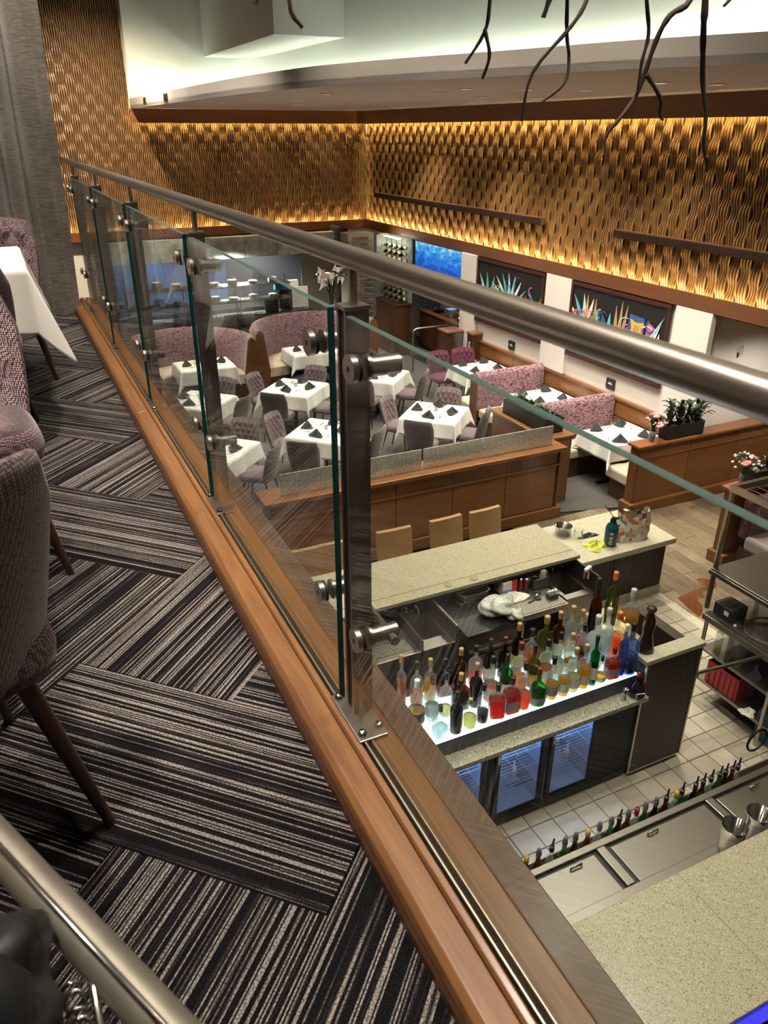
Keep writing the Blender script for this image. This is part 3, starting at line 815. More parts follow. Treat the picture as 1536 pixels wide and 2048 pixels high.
# napkin: tent fold
nk = MB()
nk.add([(-.085, -.055, 0), (.085, -.055, 0), (0, -.01, .085), (0, .075, .002), (-.04, .0, .035), (.04, .0, .035)],
       [(0, 1, 2), (1, 3, 2), (3, 0, 2), (0, 3, 1)])
nk.add([(-.095, -.045, .004), (-.03, -.07, .004), (0, -.012, .088), (-.02, .05, .01)], [(0, 1, 2), (0, 2, 3), (1, 3, 2), (0, 3, 1)])
nk.add([(.095, -.045, .004), (.03, -.07, .004), (0, -.012, .088), (.02, .05, .01)], [(1, 0, 2), (2, 0, 3), (3, 1, 2), (3, 0, 1)])
nk.v = [(x * 1.3, y * 1.3, z * 1.3) for x, y, z in nk.v]
nk_me = nk.mesh('napkin', M['napkin'])
plate_me = MB().lathe([(.001, .004), (.055, .003), (.085, .011), (.088, .012), (.058, .0), (.001, 0)], n=20).mesh('side_plate', M['china'])
cut_me = MB().bx(-.009, -.003, -.1, .1, 0, .002).bx(-.012, 0, .05, .1, 0, .003).mesh('knife', M['cutlery'])
fork_mb = MB().bx(-.003, .003, -.1, .03, 0, .002)
for k in range(3): fork_mb.bx(-.009 + .007 * k, -.005 + .007 * k, .03, .1, 0, .002)
fork_mb.bx(-.009, .009, .025, .05, 0, .002)
fork_me = fork_mb.mesh('fork', M['cutlery'])
glass_me = MB().lathe([(.026, 0), (.033, .09), (.0315, .09), (.025, .006), (.001, .006)], n=14).mesh('glass', M['thin_glass'])
votive_me = MB().lathe([(.03, 0), (.033, .06), (.031, .06), (.028, .02), (.001, .02)], n=14).mesh('votive', M['frost'])
def settings(where, cx, cy, rz, z, seats, glasses=True, group='place settings in the dining room'):
    """seats: list of (name, angle, radius)"""
    for nm, ang, rad in seats:
        a = rz + ang
        px, py = cx + math.cos(a) * rad, cy + math.sin(a) * rad
        r = a - PI / 2
        tx, ty = -math.sin(a), math.cos(a)
        o = obj('napkin', nk_me, None, (px, py, z + .013), (0, 0, r + PI + random.uniform(-.5, .5)))
        tag(o, f'dark tent-folded napkin, {nm} seat of {where}', 'napkin', 'tent-folded napkins')
        o = obj('side_plate', plate_me, None, (px, py, z + .001))
        tag(o, f'white plate under napkin, {nm} seat of {where}', 'plate', 'white side plates')
        o = obj('fork', fork_me, None, (px + tx * .15, py + ty * .15, z + .002), (0, 0, r + PI)); tag(o, f'fork at the {nm} seat of {where}', 'fork', 'forks')
        o = obj('knife', cut_me, None, (px - tx * .15, py - ty * .15, z + .002), (0, 0, r + PI)); tag(o, f'knife at the {nm} seat of {where}', 'knife', 'knives')
        if glasses:
            gx, gy = px - math.cos(a) * .13 + tx * .11, py - math.sin(a) * .13 + ty * .11
            o = obj('water_glass', glass_me, None, (gx, gy, z + .003)); tag(o, f'clear water glass at the {nm} seat of {where}', 'glass', 'water glasses')
# ---- upholstered chairs
def chair_parts(quilt_mat, back_mat, leg_mat, wooden=False, width=.25, top=.86, name='dining_chair'):
    """local: seat at origin, front +Y, back -Y"""
    P = {}
    nu, nv = 45, 39
    def shell(u, v, off):
        # u -1..1 across, v 0..1 up
        z = .40 + (top - .40) * v
        wv = width * (.86 + .14 * math.sin(min(1, v * 1.25) * PI * .5)) * (1 - .10 * max(0, v - .75) * 4 * abs(u))
        ang = u * (1.15 if wooden else .85) * (1 - .35 * v)
        R = wv / math.sin((1.15 if wooden else .85) * (1 - .35 * v))
        x = math.sin(ang) * R
        y = -.21 - .10 * v + (1 - math.cos(ang)) * R
        if abs(u) > .0: z -= .05 * max(0, v - .6) * abs(u) ** 3
        n = Vector((-math.sin(ang), math.cos(ang), .12)).normalized()
        return Vector((x, y, z)) + n * off
    inner, outer = [], []
    for j in range(nv):
        v = j / (nv - 1); ri, ro = [], []
        for i in range(nu):
            u = -1 + 2 * i / (nu - 1)
            edge = min(1, (1 - abs(u)) * 5, (1 - v) * 7 + .0, v * 7 + .25)
            edge = max(0, edge)
            if v > .08:
                q1 = abs(math.sin(PI * (u * 2.6 + v * 3.0))); q2 = abs(math.sin(PI * (u * 2.6 - v * 3.0)))
                q = min(q1, q2) ** .8
            else: q = .6
            ri.append(shell(u, v, .010 * edge + (.018 if wooden else .034) * q * edge))
            ro.append(shell(u, v, -.012 - .02 * edge ** .5))
        inner.append(ri); outer.append(ro)
    mb = MB(); mb.grid(inner, 0, True, flip=True); mb.grid(outer, 1, True)
    # close the rim
    mb.grid([[r[0] for r in inner], [r[0] for r in outer]], 1, True, flip=False); mb.grid([[r[-1] for r in inner], [r[-1] for r in outer]], 1, True, flip=True)
    mb.grid([inner[-1], outer[-1]], 1, True, flip=True); mb.grid([inner[0], outer[0]], 1, True)
    P['backrest'] = mb.mesh('backrest', [quilt_mat, back_mat])
    mb = MB()
    rows = []
    prof = [(0.0, .38), (.80, .38), (.98, .395), (1, .43), (.98, .465), (.9, .482), (0.0, .49)]
    for r, z in prof:
        row = []
        for k in range(28):
            a = 2 * PI * k / 28
            cx_, cy_ = math.cos(a), math.sin(a)
            e = .42
            sx = math.copysign(abs(cx_) ** e, cx_); sy = math.copysign(abs(cy_) ** e, cy_)
            row.append((sx * r * (width - .015), sy * r * .225 + .01, z + (.008 if z > .48 else 0)))
        rows.append(row)
    mb.grid(rows, 0, True, wrap=True)
    P['seat'] = mb.mesh('seat', [back_mat if wooden else quilt_mat])
    P['leg'] = []
    for sx in (-1, 1):
        for sy in (-1, 1):
            m = MB()
            if wooden: m.tube([(sx * .17, sy * .15, .39), (sx * .245, sy * .235, 0)], [.021, .0115], 12)
            else: m.tube([(sx * .16, sy * .15, .39), (sx * .215, sy * .215 - (.03 if sy < 0 else 0), 0)], [.014, .009], 8)
            P['leg'].append(m.mesh('leg', leg_mat))
    return P
def put_chair(P, x, y, z, face, label, group, name='dining_chair'):
    t = thing(name, label, 'chair', (x, y, z), face - PI / 2, group)
    obj('seat', P['seat'], t); obj('backrest', P['backrest'], t)
    for m in P['leg']: obj('leg', m, t)
    return t
MC = chair_parts(M['check'], M['check_back'], M['legwood'], True, .28, .86)
put_chair(MC, -.34, 1.42, FZ, PI / 2 + .4, 'mauve check chair with its back to the camera, nearest on the left', 'chairs on the mezzanine')
put_chair(MC, -.27, 2.62, FZ, -PI / 2 + .12, 'mauve check chair showing its quilted inside behind the nearest chair', 'chairs on the mezzanine')
put_chair(MC, -.27, 3.86, FZ, PI / 2 - .1, 'mauve chair with its back to the camera at the far mezzanine table', 'chairs on the mezzanine')
put_chair(MC, -.10, 5.02, FZ, -PI / 2, 'mauve chair by the curtain facing the camera, farthest on the left', 'chairs on the mezzanine')
table('dining_table', 'table under a white cloth between the two nearest mezzanine chairs', -.52, 2.15, .35, .3, 0, FZ, .2, 3, 'white cloth on the near mezzanine table, mostly cropped by the left edge')
table('dining_table', 'table under a white cloth on the mezzanine before the curtain', -.34, 4.42, .42, .42, 0, FZ, .30, 5, 'white cloth with a long pointed corner on the far mezzanine table')
# silver rail with black wrap at the lower left corner
t = thing('metal_rail', 'out-of-focus silver metal rail with clasp at the lower left corner', 'metal rail', (-.03, .4, FZ))
p0, p1 = Vector((-.115, .60, 4.19)), Vector((.035, .28, 4.19))
dr = (p1 - p0).normalized()
pa, pb = p0 - dr * .16, p1 + dr * .22
MB().tube([pa, pb], .017, 20).build('rail_tube', plain('dull_metal', '#8b857a', .5, .7, var=.12, vs=30), t)
MB().tube([pa + Vector((-.004, -.002, .0162)), pb + Vector((-.004, -.002, .0162))], .003, 8).build('bright_strip', M['chrome'], t)
MB().tube([pa, pa + Vector((-.02, 0, -.03)), (pa.x - .02, pa.y, FZ)], .011, 12).build('leg', M['steel'], t)
MB().tube([pb, pb + Vector((.01, -.02, -.03)), (pb.x + .01, pb.y - .02, FZ)], .011, 12).build('leg', M['steel'], t)
c0 = p0.lerp(p1, .55)
for k in range(4):
    ring = [c0 + dr * (.012 * k) + Vector((-.024 - .004 * k, -.012, -.004 * (k % 2))) + Vector((.0065 * math.cos(a), .0065 * math.sin(a) * (k % 2), .0065 * math.sin(a))) for a in [2 * PI * q / 12 for q in range(13)]]
    MB().tube(ring, .0018, 6, caps=False).build('chain_link', M['chrome'], t)
MB().tube([c0 + Vector((-.01, -.006, 0)), c0 + dr * .05 + Vector((-.03, -.02, -.002)), c0 + dr * .085 + Vector((-.004, -.002, -.002))], .0035, 8).build('clasp', M['chrome'], t)
t2 = thing('black_fabric', 'blurred black twisted fabric bundle beside the silver rail', 'fabric', (-.16, .44, FZ))
bc = p0.lerp(p1, .50) + Vector((-.084, -.025, .012))
m = MB(); m.blob(bc, (.066, .066, .05), 24, 18, .16, 3)
m.build('bundle', M['planter'], t2)
m = MB(); m.tube([bc + Vector((-.03, .03, .03)), bc + Vector((.0, .0, .052)), bc + Vector((.03, -.03, .04)), bc + Vector((.03, -.05, .0))], [.02, .024, .022, .012], 12)
m.build('fold', M['planter'], t2)
m = MB(); m.tube([bc + Vector((0, 0, -.03)), (bc.x - .01, bc.y, 3.9), (bc.x, bc.y, FZ + .002)], [.02, .016, .02], 10); m.build('hanging_tail', M['planter'], t2)

# ================================================================== DINING ROOM
DC = chair_parts(M['mauve'], M['mauve_back'], M['legblack'], False, .235, .90)
DT = [('the table nearest the glass-topped divider', 5.72, 10.2), ('the table just left of the near post', 3.84, 10.17), ('the table before the right curved booth', 4.15, 12.42),
      ('the table right of the near post clamp', 5.8, 12.5), ('the table behind the second post', 2.48, 12.4), ('the lower left table by the divider', 2.2, 10.15)]
Q = PI / 4
SEATS = [('near', -3 * Q), ('right', -Q), ('far', Q), ('left', 3 * Q)]
for i, (wh, cx, cy) in enumerate(DT):
    table('dining_table', 'cloth-covered table: ' + wh, cx, cy, .44, .44, Q, 0, .27, 11 + i, 'white tablecloth with pointed corners on ' + wh, 'square dining tables')
    settings(wh, cx, cy, 0, .748, [(n, a, .27) for n, a in SEATS])
    for n, a in SEATS:
        r = .60 + random.uniform(-.03, .05)
        put_chair(DC, cx + math.cos(a) * r, cy + math.sin(a) * r, 0, a + PI + random.uniform(-.15, .15), f'mauve quilted chair at the {n} side of {wh}', 'quilted dining chairs')
    o = obj('votive_candle', votive_me, None, (cx + .03, cy + .02, .751)); tag(o, 'small glass votive in the middle of ' + wh, 'candle holder', 'votives on tables')
# booths along the right wall
for nm, y0, y1 in (('near', 7.82, 8.52), ('middle', 9.70, 10.48), ('far', 11.74, 12.43)):
    cy = (y0 + y1) / 2; wh = f'the {nm} wall booth table'
    table('booth_table', f'booth table under a white cloth, {nm} one on the right wall', 7.72, cy, .46, (y1 - y0) / 2, 0, 0, .25, 31 + int(cy), f'white cloth on {wh}', 'wall booth tables')
    settings(wh, 7.72, cy, 0, .748, [('near left', -2.3, .33), ('near right', -.85, .33), ('far right', .85, .33), ('far left', 2.3, .33)])
def bench(label, y0, y1, backs, seats, x0=6.85, x1=8.24):
    t = thing('booth_bench', label, 'booth seat', ((x0 + x1) / 2, (y0 + y1) / 2, 0), group='wall booth benches')
    for yb0, yb1 in backs:
        rows = []
        mb = MB()
        for i in range(9):
            x = x0 + .03 + (x1 - x0 - .03) * i / 8
            rows.append([(x, yb0 + .02, .40), (x, yb0, .6), (x, yb0 + .005, .98), (x, yb0 + .03, 1.05), (x, (yb0 + yb1) / 2, 1.07), (x, yb1 - .03, 1.05), (x, yb1 - .005, .98), (x, yb1, .6), (x, yb1 - .02, .40)])
        mb.grid(rows, flip=True); mb.add(rows[0], [tuple(range(9))]); mb.add(rows[-1], [tuple(range(9))[::-1]])
        mb.build('backrest', M['burgundy_x'], t)
        MB().bx(x0, x0 + .03, yb0 - .01, yb1 + .01, 0, 1.02).build('end_panel', M['wood_z'], t, .006)
    for ys0, ys1 in seats:
        MB().bx(x0 + .04, x1, ys0, ys1, .30, .46).build('seat', M['cream'], t, .035)
        MB().bx(x0 + .08, x1, ys0 + .03, ys1 - .03, 0, .30).build('plinth', M['wood_dk'], t)
bench('burgundy double booth bench between the near and middle wall tables', 8.6, 9.6, [(8.92, 9.12)], [(8.5, 8.9), (9.14, 9.54)])
bench('burgundy double booth bench between the middle and far wall tables', 10.5, 11.6, [(10.78, 10.98)], [(10.36, 10.76), (11.0, 11.5)])
# single seat in front of the wood partition
t = thing('booth_bench', 'cream booth seat in front of the wood partition with planter', 'booth seat', (7.75, 7.6, 0))
MB().bx(7.25, 8.24, 7.36, 7.86, .28, .46).build('seat', M['cream'], t, .035); MB().bx(7.3, 8.24, 7.4, 7.8, 0, .28).build('plinth', M['wood_dk'], t)
PC = chair_parts(M['velvet'], M['velvet'], M['legblack'], False, .25, .90)
put_chair(PC, 7.3, 12.72, 0, -PI / 2, 'purple quilted chair at the far wall table, left of the two', 'purple quilted chairs')
put_chair(PC, 7.84, 12.72, 0, -PI / 2 - .1, 'purple quilted chair at the far wall table, right of the two', 'purple quilted chairs')

# curved booths at the back
def curved(label, cx, cy, R, a0, a1, h, table_label):
    t = thing('curved_booth', label, 'booth seat', (cx, cy, 0), group='curved burgundy booths')
    n = 30
    def ring(prof, name, m, closed=True):
        rows = []
        for i in range(n + 1):
            a = a0 + (a1 - a0) * i / n
            rows.append([(cx + math.cos(a) * r, cy + math.sin(a) * r, z) for r, z in prof])
        mb = MB(); mb.grid(rows, flip=True, wrap=True)
        k = len(prof)
        mb.add(rows[0], [tuple(range(k))]); mb.add(rows[-1], [tuple(range(k))[::-1]])
        mb.build(name, m, t)
    ring([(R - .12, .42), (R - .06, .85), (R - .02, h - .06), (R + .03, h), (R + .10, h - .02), (R + .14, h - .1), (R + .14, 0), (R + .0, 0)], 'backrest', M['burgundy_x'])
    ring([(R - .58, .34), (R - .6, .40), (R - .57, .45), (R - .5, .465), (R - .1, .46), (R - .05, .3), (R - .1, .28), (R - .55, .28)], 'seat', M['cream'])
    ring([(R - .5, 0), (R - .5, .28), (R - .05, .28), (R - .05, 0)], 'plinth', M['wood_dk'])
    for a in (a0, a1):
        mb = MB(); d = Vector((math.cos(a), math.sin(a), 0)); tn = Vector((-math.sin(a), math.cos(a), 0)) * (-.012 if a == a0 else .012)
        c = Vector((cx, cy, 0))
        ps = [(R - .05, 0), (R + .145, 0), (R + .145, h - .08), (R + .06, h + .01), (R - .02, h - .05), (R - .13, .42)]
        v1 = [c + d * r + tn * .6 + Vector((0, 0, z)) for r, z in ps]; v2 = [c + d * r + tn * 2.6 + Vector((0, 0, z)) for r, z in ps]
        k = len(ps)
        mb.add(v1 + v2, [tuple(range(k)), tuple(range(k, 2 * k))[::-1]] + [(i, (i + 1) % k, k + (i + 1) % k, k + i) for i in range(k)])
        mb.build('end_panel', M['wood_z'], t)
curved('curved burgundy booth at the back, left one', 2.85, 14.75, 1.15, -.25, PI + .2, 1.18, '')
curved('curved burgundy booth at the back, right one', 5.48, 14.85, 1.2, -.1, PI + .15, 1.24, '')
for lab, cx, cy, sd in (('the left curved booth table', 3.08, 14.55, 41), ('the right curved booth table', 5.35, 14.72, 43)):
    table('booth_table', 'cloth-covered table: ' + lab, cx, cy, .52, .38, 0, 0, .28, sd, 'white cloth on ' + lab)
    settings(lab, cx, cy, 0, .748, [('left', PI, .33), ('right', 0, .33), ('far', PI / 2, .2), ('near', -PI / 2, .2)])

# ---- divider with textured glass
t = thing('wood_divider', 'long wood-panelled divider wall in front of the bar stools', 'divider', (4.2, 7.7, 0))
MB().bx(2.15, 6.14, 7.55, 7.82, .16, .98).build('core', M['wood_dk'], t)
for k in range(5):
    x0 = 2.15 + .79 * k; x1 = min(x0 + .785, 6.14)
    MB().bx(x0 + .004, x1, 7.53, 7.56, .17, .78).build('panel', M['wood_x'], t, .003)
    MB().bx(x0 + .004, x1, 7.53, 7.56, .80, .985).build('frieze_panel', M['wood_x'], t, .003)
MB().bx(2.1, 6.14, 7.515, 7.55, .775, .805).build('rail', M['wood_x'], t, .006)
MB().bx(6.14, 6.17, 7.53, 7.84, .16, .985).build('end_panel', M['wood_z'], t, .004)
for k in range(9): MB().bx(6.17, 6.176, 7.55 + .031 * k, 7.565 + .031 * k, .2, .95).build('reeding', M['wood_z'], t)
MB().bx(2.08, 6.21, 7.47, 7.88, .985, 1.04).build('cap', M['wood_x'], t, .01)
MB().bx(2.1, 6.22, 7.49, 7.86, 0, .16).build('base', M['wood_x'], t, .01)
m_tex = tweed('pebbled_glass', ['#a5a6a0', '#dcdcd6', '#ffffff'], 45, (1, 1, 1), .1, 1.0)
nt = m_tex.node_tree; b_ = nt.nodes['Principled BSDF']; b_.inputs['Transmission Weight'].default_value = .2; b_.inputs['Metallic'].default_value = .45; b_.inputs['Sheen Weight'].default_value = 0
for x0, x1, nm in ((2.32, 3.18, 'left one'), (3.22, 4.12, 'middle one'), (4.15, 6.07, 'long right one')):
    MB().bx(x0, x1, 7.635, 7.65, 1.041, 1.30).build('glass_screen', m_tex, t)['label'] = 'low pebbled glass screen, ' + nm
# divider arm with planter going back towards the booths
t = thing('low_partition', 'low wood partition running back from the divider under the long planter', 'partition', (6.4, 8.8, 0))
MB().bx(6.22, 6.62, 7.9, 9.3, 0, .96).build('body', M['wood_y'], t, .004); MB().bx(6.18, 6.66, 7.89, 9.34, .96, 1.0).build('cap', M['wood_y'], t, .008)
# purple stool tops behind the divider (near-side seats)
def stripe_seat(label, x0, x1, y0, y1):
    t = thing('banquette', label, 'booth seat', ((x0 + x1) / 2, (y0 + y1) / 2, 0))
    MB().bx(x0, x1, y0, y0 + .14, .3, .93).build('backrest', M['burgundy_x'], t, .04)
    MB().bx(x0, x1, y0 + .14, y1, .28, .45).build('seat', M['cream'], t, .03)
    MB().bx(x0 + .03, x1 - .03, y0 + .03, y1 - .05, 0, .28).build('plinth', M['wood_dk'], t)
stripe_seat('burgundy banquette behind the divider right of the near post', 3.95, 4.75, 7.9, 8.5)
stripe_seat('burgundy banquette behind the divider under the planter end', 5.55, 6.15, 8.1, 8.75)

# ---- planters, leaves and flowers
leaf_m = MB()
rows = []
for i in range(7):
    s_ = i / 6; wd = .016 * math.sin(PI * (.12 + .86 * s_)) + .001
    y = .20 * s_; z = .16 * math.sin(s_ * 2.1) ; 
    rows.append([(-wd, y, z + .006), (0, y, z), (wd, y, z + .006)])
leaf_m.grid(rows); leaf_m.grid([[(x, y, z - .0015) for x, y, z in r] for r in rows], flip=True)
leaf_dark = leaf_m.mesh('leaf', M['leaf'])
leaf_green = MB(); leaf_green.v, leaf_green.f, leaf_green.m, leaf_green.sm = list(leaf_m.v), list(leaf_m.f), list(leaf_m.m), list(leaf_m.sm)
leaf_green = leaf_green.mesh('leaf', M['leaf2'])
def planter(label, x0, x1, y0, y1, z, h, n, sc_, leaf):
    t = thing('planter', label, 'planter', ((x0 + x1) / 2, (y0 + y1) / 2, z))
    b = MB()
    b.bx(x0, x1, y0, y0 + .015, z, z + h); b.bx(x0, x1, y1 - .015, y1, z, z + h); b.bx(x0, x0 + .015, y0 + .015, y1 - .015, z, z + h); b.bx(x1 - .015, x1, y0 + .015, y1 - .015, z, z + h); b.bx(x0, x1, y0, y1, z, z + .01)
    b.build('box', M['planter'], t)
    MB().bx(x0 + .015, x1 - .015, y0 + .015, y1 - .015, z + .01, z + h - .03).build('soil', M['soil'], t)
    rnd = random.Random(int(x0 * 100))
    cx_, cy_ = (x0 + x1) / 2, (y0 + y1) / 2
    clumps = max(3, int(max(x1 - x0, y1 - y0) / .16))
    for k in range(n):
        c = (k % clumps + .5) / clumps
        px = x0 + (x1 - x0) * (c if x1 - x0 > y1 - y0 else rnd.uniform(.35, .65)); py = y0 + (y1 - y0) * (c if y1 - y0 >= x1 - x0 else rnd.uniform(.35, .65))
        a = rnd.uniform(0, 2 * PI); s_ = sc_ * rnd.uniform(.7, 1.25)
        obj('leaf', leaf, t, (px - cx_ + rnd.uniform(-.02, .02), py - cy_ + rnd.uniform(-.02, .02), h - .04), (rnd.uniform(-.1, .7), 0, a), (s_ * 1.1, s_, s_ * rnd.uniform(.8, 1.5)))
planter('charcoal planter of glossy strap leaves on the wood partition by the near booth', 7.62, 8.28, 7.17, 7.33, 1.0, .19, 84, 1.15, leaf_dark)
planter('long charcoal planter with wispy grass behind the pebbled glass', 6.26, 6.56, 8.05, 9.1, 1.0, .22, 70, .5, leaf_green)
petal_me = MB().blob((0, 0, 0), (.02, .02, .017), 10, 6, .18, 2).mesh('bloom', M['petal'])
pink_me = MB()
for k in range(6):
    a = k * PI / 3
    pink_me.blob((.022 * math.cos(a), .022 * math.sin(a), .004), (.018, .018, .014), 8, 5, .1, k)
pink_me.blob((0, 0, .012), (.017, .017, .014), 8, 5, .1, 9)
pink_me = pink_me.mesh('bloom', M['pink'])
lily_mb = MB()
rows = []
for i in range(8):
    s_ = i / 7
    r = .006 + .034 * s_ ** 2
    rows.append([(r * math.cos(a) * (1 + .5 * s_ * (math.cos(a) > .5)), r * math.sin(a), .085 * s_ + (.03 * s_ * s_ * max(0, math.cos(a)))) for a in [2 * PI * k / 12 for k in range(12)]])
lily_mb.grid(rows, wrap=True); lily_mb.tube([(0, 0, .0), (0, 0, .05)], .005, 6)
lily_me = lily_mb.mesh('bloom', M['petal'])
def bouquet(label, x, y, z, vh, blooms, nleaf, spread, height, stem_m, vr=.035, seed=1):
    t = thing('flower_vase', label, 'flower vase', (x, y, z))
    MB().lathe([(vr * .8, 0), (vr, vh * .5), (vr * 1.05, vh), (vr * .95, vh), (vr * .9, vh * .4), (.001, .01)], (x, y, z), 14).build('vase', M['cut_glass'], t)
    rnd = random.Random(seed)
    for me, n, s_ in blooms:
        for k in range(n):
            a = rnd.uniform(0, 2 * PI); r = spread * math.sqrt(rnd.random()); hz = vh + height * rnd.uniform(.45, 1) * (1 - .3 * (r / spread) ** 2)
            tip = (r * math.cos(a), r * math.sin(a), hz)
            MB().tube([(x, y, z + vh * .6), (x + tip[0] * .4, y + tip[1] * .4, z + vh + (hz - vh) * .6), (x + tip[0], y + tip[1], z + hz)], .0025, 5).build('stem', stem_m, t)
            obj('bloom', me, t, tip, (rnd.uniform(-.6, .6), rnd.uniform(-.6, .6), a), (s_,) * 3)
    for k in range(nleaf):
        a = rnd.uniform(0, 2 * PI)
        obj('leaf', leaf_green if k % 2 else leaf_dark, t, (0, 0, vh * .95), (rnd.uniform(.0, .8), 0, a), (.9, .7 * height / .2, 1.0 * height / .2))
bouquet('pink roses and greenery in a cut-glass vase on the wood partition', 7.42, 7.24, 1.0, .15, [(pink_me, 8, 1.35), (petal_me, 14, .6)], 20, .15, .24, M['leaf2'], .045, 3)
bouquet('pink lilies and white blossom in a vase at the right edge', 7.36, 5.68, 1.0, .15, [(pink_me, 5, 1.3), (petal_me, 34, .9)], 14, .17, .26, M['leaf2'], .04, 5)
bouquet('tall white calla lilies in a vase before the kitchen', 6.35, 16.1, 1.1, .22, [(lily_me, 16, 2.1)], 26, .34, .72, M['leaf2'], .07, 8)
t = thing('vase_stand', 'dark narrow stand under the calla lilies', 'stand', (6.35, 16.1, 0)); MB().bx(6.2, 6.5, 16.0, 16.25, 0, 1.06).build('body', M['wood_dk'], t, .004); MB().bx(6.18, 6.52, 15.97, 16.28, 1.06, 1.1).build('top', M['dark'], t, .004)

# ---- wood partitions at the right
def partition(label, x0, x1, y0, y1, h, n):
    t = thing('wood_partition', label, 'partition', ((x0 + x1) / 2, (y0 + y1) / 2, 0))
    MB().bx(x0 + .02, x1, y0 + .02, y1 - .02, .1, h - .04).build('core', M['wood_dk'], t)
    w_ = (x1 - x0 - .02) / n
    for k in range(n):
        a = x0 + .02 + w_ * k
        MB().bx(a + .004, a + w_ - .004, y0, y0 + .03, .15, h - .22).build('panel', M['wood_x'], t, .003)
        MB().bx(a + .004, a + w_ - .004, y0, y0 + .03, h - .19, h - .04).build('frieze_panel', M['wood_x'], t, .003)
    MB().bx(x0 - .005, x1, y0 - .012, y0 + .02, h - .22, h - .19).build('rail', M['wood_x'], t, .004)
    MB().bx(x0, x0 + .022, y0 + .005, y1 - .005, .1, h - .04).build('end_panel', M['wood_z'], t, .004)
    MB().bx(x0 - .04, x1, y0 - .05, y1 + .03, h - .04, h).build('cap', M['wood_x'], t, .008)
    MB().bx(x0 - .05, x1, y0 - .055, y1 + .03, 0, .15).build('base', M['wood_x'], t, .01)
partition('wood-panelled partition with planter and roses at the near wall booth', 7.16, 9.9, 7.17, 7.33, 1.0, 3)
partition('wood partition end with a flower vase at the right edge', 7.2, 9.9, 5.6, 5.76, 1.0, 3)
planter('charcoal planter behind the flower vase at the right edge', 7.5, 8.4, 5.61, 5.75, 1.0, .16, 40, .7, leaf_dark)
t = thing('booth_bench', 'purple-backed bench with lilac seat behind the steel shelf at the right edge', 'booth seat', (7.9, 5.2, 0))
MB().bx(7.28, 9.5, 5.40, 5.54, .4, .92).build('backrest', M['velvet'], t, .04); MB().bx(7.28, 9.5, 4.9, 5.42, .28, .46).build('seat', M['lilac_seat'], t, .04); MB().bx(7.32, 9.5, 4.95, 5.5, 0, .28).build('plinth', M['wood_dk'], t)
t = thing('cushion', 'silvery round cushion on the lilac bench at the right edge', 'cushion', (7.6, 5.2, .46)); MB().blob((7.62, 5.2, .61), (.19, .09, .15), 18, 12, .05, 4).build('pillow', M['rag'], t)
t = thing('wall_sconce', 'small clear glass wall sconce at the far right', 'wall lamp', (8.7, 7.4, 2.0))
MB().lathe([(.02, 0), (.045, .06), (.04, .17), (.035, .17), (.04, .06), (.001, .01)], (8.95, 7.40, 1.93), 14).build('shade', M['thin_glass'], t); MB().bx(8.93, 8.97, 7.42, 7.452, 1.93, 2.0).build('bracket', M['chrome'], t)

# ---- paintings, screen and signs on the right wall
PCOL = {'teal': plain('paint_teal', '#57b8bd', .5), 'aqua': plain('paint_aqua', '#9fe0e2', .5), 'yellow': plain('paint_yellow', '#e0a83a', .5), 'pink': plain('paint_pink', '#c46aa0', .5),
        'white': plain('paint_white', '#e9e6da', .5), 'red': plain('paint_red', '#c4473c', .5), 'blue': plain('paint_blue', '#33598f', .5), 'tan': plain('paint_tan', '#a98d62', .5)}
M['canvas'] = plain('black_canvas', '#121014', .6)
M['frame'] = wood('dark_frame', '#2a120d', '#46211a', 'y', .4)
def painting(label, y0, y1, z0, z1, x, shapes):
    t = thing('painting', label, 'painting', (x, (y0 + y1) / 2, z0))
    MB().bx(x, x + .03, y0 + .05, y1 - .05, z0 + .05, z1 - .05).build('canvas', M['canvas'], t)
    for a in ((y0, y1, z0, z0 + .055), (y0, y1, z1 - .055, z1), (y0, y0 + .055, z0 + .055, z1 - .055), (y1 - .055, y1, z0 + .055, z1 - .055)):
        MB().bx(x - .02, x + .03, *a).build('frame_bar', M['frame'], t, .004)
    W2, H2 = (y1 - y0) - .14, (z1 - z0) - .14
    for k, (c, poly) in enumerate(shapes):
        mb = MB(); xx = x - .001 - .0004 * k
        vs = [(xx, y1 - .07 - u * W2, z0 + .07 + v * H2) for u, v in poly]       # u runs left to right as seen from the room
        mb.add(vs, [tuple(range(len(vs)))]); mb.build('brush_mark', PCOL[c], t)
def blade(bx_, by_, tx, ty, w, bend=0):
    out = []
    for side in (1, -1):
        r = range(7) if side == 1 else range(6, -1, -1)
        for i in r:
            s_ = i / 6; ww = w * math.sin(PI * min(.98, .15 + .85 * s_)) * side
            dx, dy = tx - bx_, ty - by_; L = math.hypot(dx, dy)
            px, py = bx_ + dx * s_ + bend * math.sin(PI * s_) * dy / L, by_ + dy * s_ - bend * math.sin(PI * s_) * dx / L
            out.append((px - dy / L * ww, py + dx / L * ww))
    return out
def disc(cx_, cy_, rx, ry, n=14, a0=0): return [(cx_ + rx * math.cos(a0 + 2 * PI * k / n), cy_ + ry * math.sin(a0 + 2 * PI * k / n)) for k in range(n)]
def agave(cx_, cy_, r, cols, n=7):
    out = []
    for k in range(n):
        a = PI * (.12 + .76 * k / (n - 1))
        out.append((cols[k % len(cols)], blade(cx_, cy_, cx_ + r * .6 * math.cos(a), cy_ + r * math.sin(a), .022, .02)))
    return out
